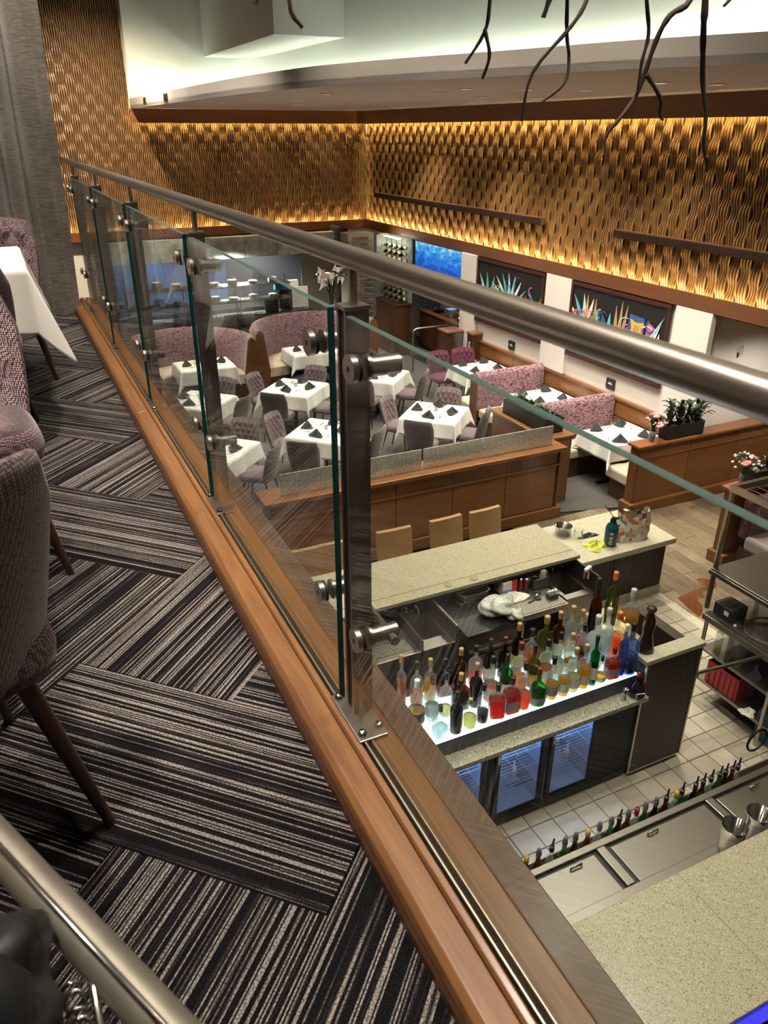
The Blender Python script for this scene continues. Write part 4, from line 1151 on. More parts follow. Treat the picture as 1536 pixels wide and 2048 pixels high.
A1 = agave(.14, .3, .55, ['teal', 'aqua', 'teal']) + [('blue', disc(.14, .3, .1, .12)), ('red', disc(.3, .36, .06, .1)), ('pink', blade(.26, .1, .4, .5, .04))] + agave(.5, .35, .58, ['aqua', 'teal', 'white', 'aqua'], 9) + \
     [('aqua', disc(.52, .3, .11, .07)), ('yellow', blade(.7, .1, .72, .62, .04)), ('yellow', disc(.82, .42, .05, .09)), ('red', disc(.86, .3, .06, .08)), ('yellow', disc(.74, .24, .07, .1))] + agave(.92, .35, .4, ['teal', 'tan'], 4) + \
     [('pink', blade(.3, .08, .62, .16, .05)), ('white', blade(.1, .06, .35, .1, .015)), ('white', blade(.6, .05, .9, .1, .015)), ('tan', blade(.45, .05, .55, .25, .03))]
A2 = agave(.12, .42, .5, ['aqua', 'teal', 'white'], 7) + [('yellow', blade(.17, .2, .17, .92, .02)), ('tan', blade(.25, .2, .27, .9, .022)), ('red', disc(.05, .55, .05, .12)), ('white', disc(.05, .55, .03, .07)), ('pink', blade(.2, .15, .3, .5, .05)),
     ('blue', disc(.36, .4, .07, .16)), ('teal', blade(.42, .15, .44, .75, .03)), ('blue', disc(.44, .3, .06, .1)), ('tan', blade(.52, .2, .50, .88, .022)), ('tan', blade(.55, .2, .56, .96, .02)), ('tan', blade(.57, .2, .62, .92, .02)), ('tan', disc(.55, .4, .06, .14)),
     ('blue', [(.63, .42), (.82, .42), (.8, .8), (.65, .82)]), ('yellow', [(.66, .5), (.73, .46), (.8, .5), (.78, .62), (.8, .74), (.72, .72), (.66, .76), (.68, .63)]), ('tan', [(.7, .56), (.76, .56), (.76, .68), (.7, .68)]), ('pink', [(.82, .45), (.92, .7), (.84, .78)]), ('red', disc(.72, .34, .08, .08)), ('blue', disc(.66, .3, .06, .06)),
     ('white', blade(.8, .2, .97, .84, .03)), ('teal', blade(.78, .16, .99, .9, .012)), ('aqua', disc(.95, .42, .03, .07)), ('white', blade(.95, .45, .96, .66, .012)), ('pink', blade(.4, .06, .85, .14, .05)), ('white', blade(.12, .08, .3, .12, .012))]
def arc(cx_, cy_, r, a0, a1, w):
    n = 12
    o = [(cx_ + r * .5 * math.cos(a0 + (a1 - a0) * k / n), cy_ + r * math.sin(a0 + (a1 - a0) * k / n)) for k in range(n + 1)]
    i_ = [(cx_ + (r - w) * .5 * math.cos(a0 + (a1 - a0) * k / n), cy_ + (r - w) * math.sin(a0 + (a1 - a0) * k / n)) for k in range(n, -1, -1)]
    return o + i_
rnd = random.Random(2)
for A in (A1, A2):
    for k in range(26):
        A.append((rnd.choice(['white', 'teal', 'aqua', 'tan', 'yellow', 'pink', 'blue']), arc(rnd.uniform(.08, .92), rnd.uniform(.2, .72), rnd.uniform(.05, .2), rnd.uniform(0, 3), rnd.uniform(3.5, 6.5), rnd.uniform(.008, .03))))
    for k in range(10):
        x_ = rnd.uniform(.05, .95); y_ = rnd.uniform(.06, .45)
        A.append((rnd.choice(['red', 'pink', 'yellow', 'teal', 'blue', 'tan']), blade(x_, y_, x_ + rnd.uniform(-.08, .08), y_ + rnd.uniform(.15, .4), rnd.uniform(.012, .03), .03)))
painting('dark framed still life of teal agave and fruit, left of two', 11.02, 13.2, 1.38, 2.58, 8.26, A1)
painting('dark framed still life of agave, fork and jewel shapes, right of two', 8.08, 10.28, 1.38, 2.58, 8.26, A2)
scm, nt, b_ = nodes('blue_water_picture')
nz = N(nt, 'ShaderNodeTexNoise', Scale=3, Detail=6, Roughness=.7); nt.links.new(mapping(nt, (1, 1, 3)), nz.inputs[0])
sp = nt.nodes.new('ShaderNodeSeparateXYZ'); tcn = nt.nodes.new('ShaderNodeTexCoord'); nt.links.new(tcn.outputs['Object'], sp.inputs[0])
ma = nt.nodes.new('ShaderNodeMath'); ma.operation = 'MULTIPLY_ADD'; ma.inputs[1].default_value = .55; nt.links.new(sp.outputs[2], ma.inputs[0]); nt.links.new(nz.outputs[0], ma.inputs[2])
cr = ramp(nt, [(.42, rgb('#2b3192')), (.62, rgb('#2350b8')), (.8, rgb('#2f7fd0')), (.92, rgb('#58aede')), (1.0, rgb('#b9dfe0'))], ma.outputs[0])
nt.links.new(cr, b_.inputs['Base Color']); nt.links.new(cr, b_.inputs['Emission Color']); b_.inputs['Emission Strength'].default_value = .9
t = thing('wall_screen', 'glowing blue underwater picture screen in the recess behind the host stand', 'screen', (9.2, 16.5, 1.55))
MB().bx(9.22, 9.3, 15.3, 17.7, 1.5, 2.5).build('bezel', M['frame'], t); MB().bx(9.215, 9.222, 15.36, 17.64, 1.55, 2.46).build('display', scm, t)
for y, z, lab in ((9.15, 1.15, 'small dark plaque below the right painting'), (11.94, 1.13, 'small dark plaque below the left painting')):
    t = thing('wall_plaque', lab, 'sign', (8.31, y, z)); MB().bx(8.30, 8.32, y - .1, y + .1, z - .07, z + .09).build('plate', M['planter'], t, .003)
    MB().bx(8.298, 8.301, y - .05, y + .05, z, z + .012).bx(8.298, 8.301, y - .03, y + .04, z + .02, z + .03).build('print', M['white_print'], t)

# ---- host stand, wine case, brick pier
t = thing('wine_case', 'glass wine display case on a wooden pedestal in the corner', 'display case', (8.0, 16.5, 0))
MB().bx(7.87, 8.25, 15.98, 17.05, 0, 1.16).build('pedestal', M['wood_dk'], t, .004); MB().bx(7.85, 8.26, 15.96, 17.06, 1.16, 1.2).build('top', M['wood_dk'], t, .004)
for a in ((7.87, 7.88, 15.98, 17.05), (7.88, 8.25, 15.98, 15.99)): MB().bx(*a, 1.2, 2.6).build('pane', M['thin_glass'], t)
MB().bx(8.25, 8.27, 15.98, 17.05, 1.2, 2.6).build('back_panel', M['mottled'], t); MB().bx(7.88, 8.25, 17.04, 17.06, 1.2, 2.6).build('back_panel', M['mottled'], t)
for k in range(4): MB().tube([(8.06, 16.1 + .26 * k, 1.2), (8.06, 16.1 + .26 * k, 2.6)], .006, 6).build('rod', M['dark'], t)
led('led_strip', M['lamp_disc'], 'small white light inside the top of the wine case', (8.0, 8.1, 16.2, 16.9, 2.585, 2.595))
bt = MB().lathe([(.001, 0), (.036, .002), (.037, .19), (.015, .245), (.0145, .3), (.001, .3)], n=10).mesh('wine_bottle', [liquid('wine_green', '#5d6a2a', .4)])
foil = MB().lathe([(.0155, .25), (.0155, .302), (.001, .302)], n=8).mesh('foil', plain('gold_foil', '#caa640', .3, .8))
wl = MB().lathe([(.0375, .05), (.0375, .13)], n=10).mesh('label', M['paper'])
k = 0
for r in range(9):
    for c in range(4):
        k += 1
        z = 1.28 + .14 * r; y = 16.12 + .26 * c - .03 + .02 * (r % 2)
        tt = thing('wine_bottle', f'wine bottle in the glass case, {ORD[r]} row from the bottom, {ORD[c]} from right', 'bottle', (8.19, y, z), 0, 'wine bottles in the glass case')
        tt.rotation_euler = (0, -PI / 2, .25)
        obj('body', bt, tt); obj('foil', foil, tt); obj('label', wl, tt)
# brick pier
bp = bpy.data.objects.new('wall_brick_pier', None); col.objects.link(bp); struct(bp); bp.location = (7.6, 17.5, 0)
MB().bx(7.32, 7.98, 17.42, 17.9, 0, 2.6).build('mortar_core', M['mortar'], bp)
bk = MB().bx(-.098, .098, -.02, .02, -.031, .031).mesh('brick', M['brick'])
for r in range(36):
    for c in range(4):
        x = 7.42 + .206 * c - (.1 if r % 2 else 0)
        if x < 7.40 or x > 7.92: continue
        obj('brick', bk, bp, (x - 7.6, 17.415 - 17.5, .04 + .07 * r))
t = thing('host_cabinet', 'low dark wood host cabinet with doors in the recess', 'cabinet', (8.95, 15.4, 0))
MB().bx(8.78, 9.28, 14.3, 16.5, .08, .9).build('body', M['wood_dk'], t); MB().bx(8.74, 9.28, 14.25, 16.55, .9, .95).build('top', M['wood_y'], t, .006)
for kk in range(3):
    d = MB().bx(8.762, 8.782, 14.33 + .73 * kk, 15.03 + .73 * kk, .12, .86).build('door', M['wood_dk'], t, .006)
    MB().bx(8.75, 8.762, 14.36 + .73 * kk, 14.38 + .73 * kk, .6, .7).build('handle', M['steel'], d)
for y, lab in ((15.9, 'left'), (15.3, 'middle'), (14.8, 'right')):
    t = thing('desk_phone', f'dark phone with handset on the host cabinet, {lab} one', 'phone', (8.95, y, .952), group='phones on the host cabinet')
    MB().box((8.95, y, .975), (.2, .16, .045)).build('base', M['black_gloss'], t, .01); MB().tube([(8.87, y + .06, 1.0), (8.9, y + .07, 1.05), (9.0, y + .07, 1.05), (9.03, y + .06, 1.0)], .018, 8).build('handset', M['chrome'], t)
t = thing('monitor', 'dark computer monitor on the host cabinet', 'monitor', (9.1, 15.05, .952)); MB().bx(9.05, 9.2, 14.95, 15.15, .952, .965).bx(9.12, 9.14, 15.03, 15.07, .96, 1.1).build('stand', M['dark'], t); MB().bx(9.08, 9.11, 14.8, 15.3, 1.08, 1.4).build('display', M['black_gloss'], t, .006)
t = thing('host_pillar', 'steel-clad wood pillar beside the host stand', 'pillar', (8.03, 13.72, 0))
MB().bx(7.85, 8.22, 13.55, 13.9, 0, 1.06).build('body', M['wood_dk'], t, .004); MB().bx(7.82, 8.25, 13.52, 13.93, 1.06, 1.1).build('cap', M['wood_y'], t, .006); MB().bx(7.96, 8.2, 13.535, 13.552, .0, 1.05).build('steel_face', M['counter_steel'], t)
t = thing('clear_stand', 'clear acrylic display stand on the host pillar', 'stand', (8.0, 13.72, 1.102))
MB().bx(7.93, 8.1, 13.65, 13.66, 1.102, 1.5).bx(7.93, 8.1, 13.8, 13.81, 1.102, 1.5).bx(7.93, 7.94, 13.66, 13.8, 1.102, 1.5).build('panes', M['thin_glass'], t); MB().bx(7.93, 8.1, 13.65, 13.81, 1.5, 1.51).build('lid', M['blue_box'], t)
t = thing('wood_pillar', 'short wood post with a small black notice at the booth wainscot end', 'pillar', (8.25, 13.1, 0))
MB().bx(8.1, 8.32, 12.98, 13.2, 0, 1.12).build('body', M['wood_dk'], t, .004); MB().bx(8.08, 8.32, 12.96, 13.22, 1.12, 1.16).build('cap', M['wood_y'], t, .005)
n_ = MB().bx(8.092, 8.10, 13.03, 13.15, .8, 1.02).build('notice', M['dark'], t)
MB().bx(8.090, 8.0925, 13.05, 13.13, .96, .975).bx(8.090, 8.0925, 13.06, 13.12, .93, .945).bx(8.090, 8.0925, 13.05, 13.13, .895, .91).bx(8.090, 8.0925, 13.05, 13.13, .86, .875).bx(8.090, 8.0925, 13.07, 13.12, .83, .84).build('print', M['white_print'], n_)
t = thing('step_rail', 'bent steel step handrail by the host stand', 'handrail', (7.7, 14.6, 0))
MB().tube([(7.62, 14.62, 0), (7.62, 14.62, .85), (7.64, 14.62, .92), (7.7, 14.62, .95), (7.84, 14.6, .96), (8.4, 14.55, .97), (8.46, 14.54, .94), (8.47, 14.54, .0)], .022, 10).build('tube', M['steel'], t)
tag(MB().bx(8.2, 8.74, 14.6, 15.9, 0, .012).build('floor_mat', M['dark'], bevel=.004), 'black floor mat in front of the host cabinet', 'mat')

# ---- kitchen at the back
kb_ = MB(); kb_.bx(1.9, 8.4, 20.0, 20.2, 0, 2.7); kb_.bx(1.8, 1.95, 18.6, 20.2, 0, 2.7); kb_.bx(7.3, 7.4, 18.0, 20.2, 0, 2.7); kb_.bx(1.8, 8.4, 18.6, 20.2, 2.62, 2.75)
struct(kb_.build('wall_kitchen', M['kitchen_dark']))
struct(MB().bx(1.95, 5.0, 19.9, 20.0, 0, 2.3).build('wall_kitchen_blue', M['kitchen_blue']))
t = thing('kitchen_hood', 'mottled grey metal hood panels above the open kitchen', 'hood', (4.5, 18.3, 2.1))
for kk in range(7):
    MB().bx(1.95 + .78 * kk, 1.95 + .78 * kk + .77, 18.2, 18.45, 2.12, 2.58).build('panel', M['mottled'], t, .004)
t = thing('kitchen_door', 'grey-brown kitchen door with a posted paper notice', 'door', (6.9, 18.0, 0))
MB().bx(6.35, 7.3, 18.0, 18.06, 0, 2.1).build('leaf', M['door_grey'], t, .006); MB().bx(6.75, 6.95, 17.99, 18.0, 1.45, 1.75).build('notice', M['paper'], t); MB().bx(7.15, 7.18, 17.96, 18.0, .95, 1.15).build('handle', M['steel'], t)
def counter(label, x0, x1, y0, y1, h, name='kitchen_counter'):
    t = thing(name, label, 'counter', ((x0 + x1) / 2, (y0 + y1) / 2, 0))
    MB().bx(x0, x1, y0, y1, h - .04, h).build('top', M['counter_steel'], t, .004)
    MB().bx(x0, x1, y0, y0 + .03, h - .16, h - .04).build('apron', M['counter_steel'], t)
    MB().bx(x0 + .02, x1 - .02, y0 + .05, y1 - .02, .1, h - .16).build('body', M['kitchen_dark'], t)
    for x in (x0 + .03, x1 - .03):
        for y in (y0 + .03, y1 - .03): MB().tube([(x, y, 0), (x, y, h - .04)], .02, 8).build('leg', M['steel'], t)
    return t
counter('steel pass counter of the open kitchen, front row', 2.0, 6.1, 16.55, 17.1, 1.12)
counter('steel cooking counter of the open kitchen, back row', 2.0, 6.2, 18.5, 19.2, .92)
t = thing('plate_shelf', 'steel and glass plate shelf over the kitchen pass', 'shelf', (4.1, 16.9, 1.121))
for kk, z in enumerate((1.42, 1.75)): MB().bx(2.1, 5.6, 16.62, 17.05, z, z + .025).build('shelf_board', M['counter_steel'], t)
for x in (2.12, 3.3, 4.45, 5.58):
    MB().tube([(x, 17.0, 1.121), (x, 17.0, 1.9)], .015, 8).build('upright', M['steel'], t); MB().tube([(x, 16.65, 1.121), (x, 16.65, 1.78)], .012, 8).build('upright', M['steel'], t)
MB().bx(2.1, 5.6, 16.56, 16.568, 1.13, 1.55).build('sneeze_guard', M['clear_glass'], t)
rnd = random.Random(5)
k = 0
for z, zz in ((1.446, 'lower'), (1.776, 'upper')):
    for x in (2.35, 2.75, 3.15, 3.55, 3.95, 4.35, 4.8, 5.25):
        k += 1
        n = rnd.randint(4, 11)
        t = thing('plate_stack', f'stack of white plates on the {zz} kitchen shelf, {ORD[(k - 1) % 8]} from left', 'plates', (x, 16.83, z), group='plate stacks')
        for q in range(n):
            MB().lathe([(.001, 0), (.07, 0), (.105, .012), (.107, .014), (.07, .006), (.001, .006)], (x, 16.83, z + .0145 * q), 16).build('plate', M['china'], t)
for x, y, z, r, lab in ((4.9, 16.7, 1.121, .12, 'white plate on the kitchen pass, right one'), (2.9, 16.68, 1.121, .1, 'white plate on the kitchen pass, left one')):
    tag(MB().lathe([(.001, .012), (r * .7, .012), (r, .028), (r, .03), (r * .7, .0), (.001, 0)], (x, y, z), 18).build('plate', M['china'], loc=None), lab, 'plate')
for kk in range(4): tag(MB().blob((3.75 + .09 * kk, 16.64, 1.156), (.035, .035, .034), 12, 8, .05, kk).build('cup', M['china']), f'small white cup on the pass edge, {["first","second","third","fourth"][kk]} from left', 'cup', 'small white cups')
t = thing('order_screen', 'black order terminal with white paper on the kitchen pass', 'terminal', (5.75, 17.0, 1.121)); MB().bx(5.45, 5.95, 16.98, 17.05, 1.13, 1.55).build('display', M['black_gloss'], t, .006); MB().bx(5.72, 6.1, 16.93, 16.975, 1.122, 1.6).build('ticket_sheet', M['paper'], t)
t = thing('box', 'blue and white carton on top of the order terminal', 'box', (5.5, 17.2, 1.552)); MB().bx(5.35, 5.62, 16.98, 17.1, 1.552, 1.72).build('carton', M['blue_box'], t); MB().bx(5.66, 5.9, 16.98, 17.1, 1.552, 1.74).build('white_carton', M['paper'], t)
t = thing('stock_pot', 'dark round steel pot on the kitchen pass', 'pot', (5.15, 16.85, 1.121)); MB().lathe([(.001, 0), (.15, 0), (.16, .26), (.165, .27), (.15, .27), (.145, .02), (.001, .02)], (5.2, 16.84, 1.122), 20).build('body', M['black_gloss'], t)
t = thing('steam_well', 'steel steam well with a dark slot at the right end of the pass', 'counter insert', (5.8, 16.75, 1.121)); MB().bx(5.42, 6.05, 16.6, 16.9, 1.121, 1.16).build('tray', M['counter_steel'], t, .006); MB().bx(5.55, 5.95, 16.7, 16.8, 1.158, 1.163).build('slot', M['dark'], t)

# ================================================================== BAR
# front bar counter with drink rail
t = thing('bar_counter', 'long speckled stone bar counter in front of the stools', 'bar counter', (2.75, 5.4, 0))
MB().bx(1.0, 4.5, 5.175, 5.78, 1.03, 1.07).build('slab', M['granite'], t, .004)
MB().bx(1.0, 4.5, 5.05, 5.172, 1.03, 1.068).build('drink_rail', M['granite'], t, .004)
MB().bx(1.0, 4.48, 5.30, 5.48, 0, 1.03).build('bar_front', M['espresso'], t)
MB().bx(1.0, 4.46, 5.06, 5.3, 1.0, 1.03).build('sub_top', M['dark'], t)
for x, lab in ((3.06, 'left'), (3.33, 'right')):
    tag(MB().lathe([(.001, .0), (.035, .002), (.037, .012), (.034, .012), (.03, .004), (.001, .004)], (x, 5.11, 1.069), 16).build('glass_coaster', M['thin_glass']), f'small clear glass dish on the bar drink rail, {lab} one', 'dish', 'clear glass dishes')
t = thing('service_counter', 'pale stone low counter end holding the bag and yellow rag', 'counter', (5.5, 5.8, 0))
MB().bx(4.6, 6.13, 5.38, 6.22, .655, .72).build('slab', M['granite2'], t, .005)
MB().bx(4.6, 6.06, 5.46, 6.15, .1, .67).build('body', M['espresso'], t)
MB().bx(4.62, 5.33, 5.445, 5.46, .11, .665).build('panel', M['espresso'], t, .002); MB().bx(5.34, 6.06, 5.445, 5.46, .11, .665).build('panel', M['espresso'], t, .002)
for k in range(9): MB().bx(4.62 + .162 * k, 4.776 + .162 * k, 5.43, 5.46, 0, .105).build('base_tile', M['tile'], t, .003)
t = thing('steel_pot', 'open steel pot on the pale stone counter', 'pot', (5.05, 6.02, .721)); MB().lathe([(.001, 0), (.085, 0), (.095, .10), (.1, .105), (.09, .105), (.083, .006), (.001, .006)], (5.05, 6.0, .722), 22).build('body', M['chrome'], t)
t = thing('glass_jug', 'clear glass jug beside the steel pot', 'jug', (5.12, 5.86, .721)); MB().lathe([(.04, 0), (.052, .05), (.05, .11), (.046, .11), (.048, .05), (.001, .006)], (5.13, 5.84, .722), 16).build('body', M['thin_glass'], t); MB().tube([(5.18, 5.83, .82), (5.21, 5.82, .80), (5.205, 5.82, .76), (5.18, 5.83, .75)], .005, 6).build('handle', M['thin_glass'], t)
# spray canister
sx, sy = 5.36, 5.58
t = thing('spray_bottle', 'teal spray bottle with black nozzle on the pale counter', 'spray bottle', (sx, sy, .721))
MB().lathe([(.001, 0), (.066, 0), (.07, .01), (.07, .2), (.058, .24), (.03, .27), (.03, .285), (.001, .285)], (sx, sy, .722), 22).build('body', plain('teal_label', '#0f4d55', .35), t)
MB().lathe([(.032, .28), (.032, .305), (.02, .315), (.02, .33), (.001, .33)], (sx, sy, .722), 14).build('collar', M['dark'], t); MB().tube([(sx, sy, 1.04), (sx + .06, sy - .01, 1.03)], .014, 8).build('trigger', M['dark'], t); MB().tube([(sx - .0, sy, 1.05), (sx - .1, sy + .05, 1.2)], .004, 6).build('wand', M['dark'], t)
# lettering wrapped on the front of the bottle, reading upwards
for ch_i, ch in enumerate(('m', 'a', 'x')):
    me = text_mesh(ch, .075, M['white_print'])
    ang = -2.35
    o = obj('lettering', me, t); o.rotation_euler = (PI / 2, -PI / 2, ang + PI / 2) 
    Rm = Matrix.Rotation(ang + PI / 2, 4, 'Z') @ Matrix.Rotation(PI / 2, 4, 'X') @ Matrix.Rotation(PI / 2, 4, 'Z')
    o.rotation_euler = Rm.to_euler(); o.location = (math.cos(ang) * .0712, math.sin(ang) * .0712, .06 + .052 * ch_i)
# printed shopping bag
bagm, nt, b_ = nodes('printed_bag')
vv = N(nt, 'ShaderNodeTexVoronoi', Scale=19); vv.distance = 'CHEBYCHEV'; nt.links.new(mapping(nt, (1, 1, 1)), vv.inputs[0])
sx_ = nt.nodes.new('ShaderNodeSeparateColor'); nt.links.new(vv.outputs['Color'], sx_.inputs[0])
nt.links.new(ramp(nt, [(0, rgb('#c9c0ac')), (.2, rgb('#d9743a')), (.34, rgb('#efe6d6')), (.5, rgb('#7c8a7c')), (.62, rgb('#b99a86')), (.74, rgb('#1f4a50')), (.82, rgb('#e7dccb')), (.92, rgb('#9c4a3a'))], sx_.outputs[0], 'CONSTANT'), b_.inputs['Base Color']); b_.inputs['Roughness'].default_value = .45
t = thing('shopping_bag', 'patterned printed shopping bag standing on the pale counter', 'bag', (5.6, 5.6, .721))
mb = MB(); rows = []
for i in range(15):
    v = i / 14; row = []
    for k in range(32):
        a = 2 * PI * k / 32
        c_, s_ = math.cos(a), math.sin(a)
        rx = .20 * (1 - .12 * v); ry = .10 * (1 - .5 * v)
        ex = math.copysign(abs(c_) ** .5, c_) * rx; ey = math.copysign(abs(s_) ** .6, s_) * ry
        wob = 1 + .07 * math.sin(5 * a + 6 * v) + .05 * math.sin(9 * a - 11 * v)
        row.append((5.66 + ex * wob * math.cos(-.25) - ey * wob * math.sin(-.25) + .03 * v, 5.62 + ex * wob * math.sin(-.25) + ey * wob * math.cos(-.25), .722 + .32 * v + .025 * v * math.sin(3 * a)))
    rows.append(row)
mb.grid(rows, wrap=True); mb.add(rows[0], [tuple(range(32))[::-1]])
mb.build('body', bagm, t); MB().tube([(5.52, 5.66, 1.0), (5.56, 5.66, 1.08), (5.64, 5.64, 1.09), (5.7, 5.62, 1.02)], .007, 6).build('handle', M['dark'], t)
def rag(name, label, c, r, m, seed, z):
    mb = MB(); rnd = random.Random(seed); ph = [rnd.random() * 6 for _ in range(5)]
    rows = []
    for i in range(12):
        q = i / 11; row = []
        for k in range(26):
            a = 2 * PI * k / 26
            rr = q * (1 + .22 * math.sin(3 * a + ph[0]) + .12 * math.sin(5 * a + ph[1]))
            row.append((c[0] + r[0] * rr * math.cos(a), c[1] + r[1] * rr * math.sin(a), z + .004 + r[2] * (1 - q ** 2) * (.75 + .5 * math.sin(4 * a + 9 * q + ph[2])) + .004 * math.sin(7 * a + ph[3])))
        rows.append(row)
    mb.grid(rows, wrap=True, flip=True); mb.grid([[(x, y, zz - .003) for x, y, zz in rr] for rr in rows], wrap=True)
    return tag(mb.build(name, m), label, 'cloth')
rag('rag', 'crumpled yellow cleaning rag on the pale counter', (5.17, 5.6), (.12, .10, .07), M['yellow_cloth'], 3, .721)
rag('rag', 'dark cloth behind the yellow rag on the pale counter', (5.27, 5.84), (.12, .05, .025), M['planter'], 5, .721)

# bar stools
SB = {}
mb = MB(); rows = []
for v in range(9):
    s_ = v / 8
    rows.append([(-.19 + .38 * u / 8, -.02 + .03 * math.sin(PI * u / 8) * -1 + .05 * s_, .78 + .34 * s_ + .012 * math.sin(PI * u / 8) * (s_ == 1)) for u in range(9)])
mb.grid(rows, smooth=True)
back_rows = [[(x, y + .05, z) for x, y, z in r] for r in rows]
mb.grid(back_rows, flip=True); mb.grid([rows[-1], back_rows[-1]]); mb.grid([[r[0] for r in rows], [r[0] for r in back_rows]]); mb.grid([[r[-1] for r in rows], [r[-1] for r in back_rows]], flip=True); mb.grid([rows[0], back_rows[0]], flip=True)
SB['backrest'] = mb.mesh('backrest', M['tan'])
SB['seat'] = MB().bx(-.2, .2, -.4, .0, .70, .78).mesh('seat', M['tan'])
SB['ring'] = MB().bx(-.19, .19, -.385, -.365, .24, .26).bx(-.19, .19, -.035, -.015, .24, .26).bx(-.19, -.17, -.365, -.035, .24, .26).bx(.17, .19, -.365, -.035, .24, .26).mesh('foot_ring', M['steel'])
SB['leg'] = [MB().tube([(sx * .17, -.2 + sy * .17, .70), (sx * .19, -.2 + sy * .19, 0)], .016, 8).mesh('leg', M['legwood']) for sx in (-1, 1) for sy in (-1, 1)]
for (x, lab) in ((4.145, 'first from the right'), (3.665, 'second from the right'), (3.055, 'third from the right, beside the near post'), (2.45, 'behind the near glass edge'), (2.08, 'leftmost, through the second pane')):
    t = thing('bar_stool', 'tan upholstered bar stool, ' + lab, 'bar stool', (x, 6.17, 0), random.uniform(-.06, .06), 'tan bar stools')
    obj('seat', SB['seat'], t); obj('backrest', SB['backrest'], t); obj('foot_ring', SB['ring'], t)
    for m_ in SB['leg']: obj('leg', m_, t)

# ---- under-bar equipment
perf, nt, b_ = nodes('perforated_steel')
vv = N(nt, 'ShaderNodeTexVoronoi', Scale=42, Randomness=0); nt.links.new(mapping(nt, (1, 1, 0)), vv.inputs[0])
nt.links.new(ramp(nt, [(.22, rgb('#1a1917')), (.3, rgb('#8f897f'))], vv.outputs['Distance']), b_.inputs['Base Color']); b_.inputs['Metallic'].default_value = .85; b_.inputs['Roughness'].default_value = .32
M['perf'] = perf
t = thing('bar_sink', 'steel hand sink with drainboard under the bar counter', 'sink', (2.5, 4.95, 0))
MB().bx(1.2, 2.90, 4.66, 5.28, .0, .66).build('body', M['counter_steel'], t)
MB().bx(1.2, 2.55, 4.64, 5.28, .66, .82).build('drainboard', M['counter_steel'], t, .006); MB().bx(1.2, 2.5, 4.7, 5.2, .82, .824).build('drain_grid', M['perf'], t)
MB().bx(2.88, 2.91, 4.64, 5.28, .66, .98).build('side_splash', M['counter_steel'], t, .01); MB().bx(2.55, 2.57, 4.64, 5.28, .66, .93).build('side_splash', M['counter_steel'], t, .01)
b = MB(); b.bx(2.57, 2.88, 4.64, 4.78, .66, .82); b.bx(2.57, 2.88, 5.16, 5.28, .66, .82); b.bx(2.57, 2.6, 4.78, 5.16, .66, .82); b.bx(2.85, 2.88, 4.78, 5.16, .66, .82)
b.build('basin_rim', M['counter_steel'], t, .004); MB().bx(2.6, 2.85, 4.78, 5.16, .655, .665).build('basin_floor', M['counter_steel'], t)
MB().tube([(2.68, 5.2, .82), (2.68, 5.2, .96), (2.7, 5.12, 1.0), (2.71, 5.02, .97), (2.71, 5.0, .92)], .011, 10).build('tap', M['chrome'], t); MB().tube([(2.62, 5.2, .84), (2.76, 5.2, .84)], .014, 8).build('tap_base', M['chrome'], t)
MB().bx(2.62, 2.86, 4.638, 4.66, .3, .55).build('vent_panel', M['dark'], t)
t = thing('glass_washer', 'black-topped under-counter glass washer with steel front', 'appliance', (3.28, 4.9, 0))
MB().bx(2.98, 3.57, 4.62, 5.26, .06, .82).build('body', M['counter_steel'], t, .006); MB().bx(2.98, 3.58, 4.6, 5.27, .82, .855).build('top', M['planter'], t, .006)
MB().bx(2.985, 3.575, 4.603, 4.62, .84, .862).build('front_trim', M['chrome'], t); MB().bx(3.06, 3.5, 4.60, 4.62, .12, .62).build('door', M['door_grey'], t, .004); MB().bx(3.0, 3.55, 4.59, 4.62, .66, .69).build('handle', M['steel'], t, .004)
for k, (dz, s_) in enumerate(((.0, 1.0), (.055, .92))):
    t = thing('steel_pan', ('lower' if k == 0 else 'upper') + ' of two nested steel pans on the glass washer', 'pan', (3.3, 5.08, .857 + dz), .0, 'nested steel pans')
    t.rotation_euler = (0, 0, -.12 if k == 0 else .05)
    mb = MB(); rows = []
    for f_, z in ((.86, .0), (.9, .07 if k else .05), (1.0, .075 if k else .055), (1.0, .078 if k else .058), (.88, .07 if k else .05), (.82, .006)):
        rows.append([(math.copysign(abs(math.cos(a)) ** .35, math.cos(a)) * .17 * s_ * f_, math.copysign(abs(math.sin(a)) ** .35, math.sin(a)) * .105 * s_ * f_, z) for a in [2 * PI * q / 28 for q in range(28)]])
    mb.grid(rows, wrap=True); mb.add(rows[-1], [tuple(range(28))]); mb.add(rows[0], [tuple(range(28))[::-1]])
    mb.build('tray', M['steel'] if k else M['counter_steel'], t, world=False)
t = thing('ice_bag', 'clear plastic bag of ice with green print on the glass washer', 'bag', (3.42, 4.8, .858))
mb = MB(); mb.blob((3.40, 4.80, .945), (.17, .13, .085), 40, 28, .13, 11); mb.blob((3.5, 4.66, .905), (.075, .075, .05), 22, 14, .2, 12); mb.build('bag', M['plastic_bag'], t)
me = text_mesh('Reddy', .05, plain('green_print', '#1c6b45', .5)); o = obj('lettering', me, t, (.06, -.06, .135), (.25, .1, .3))
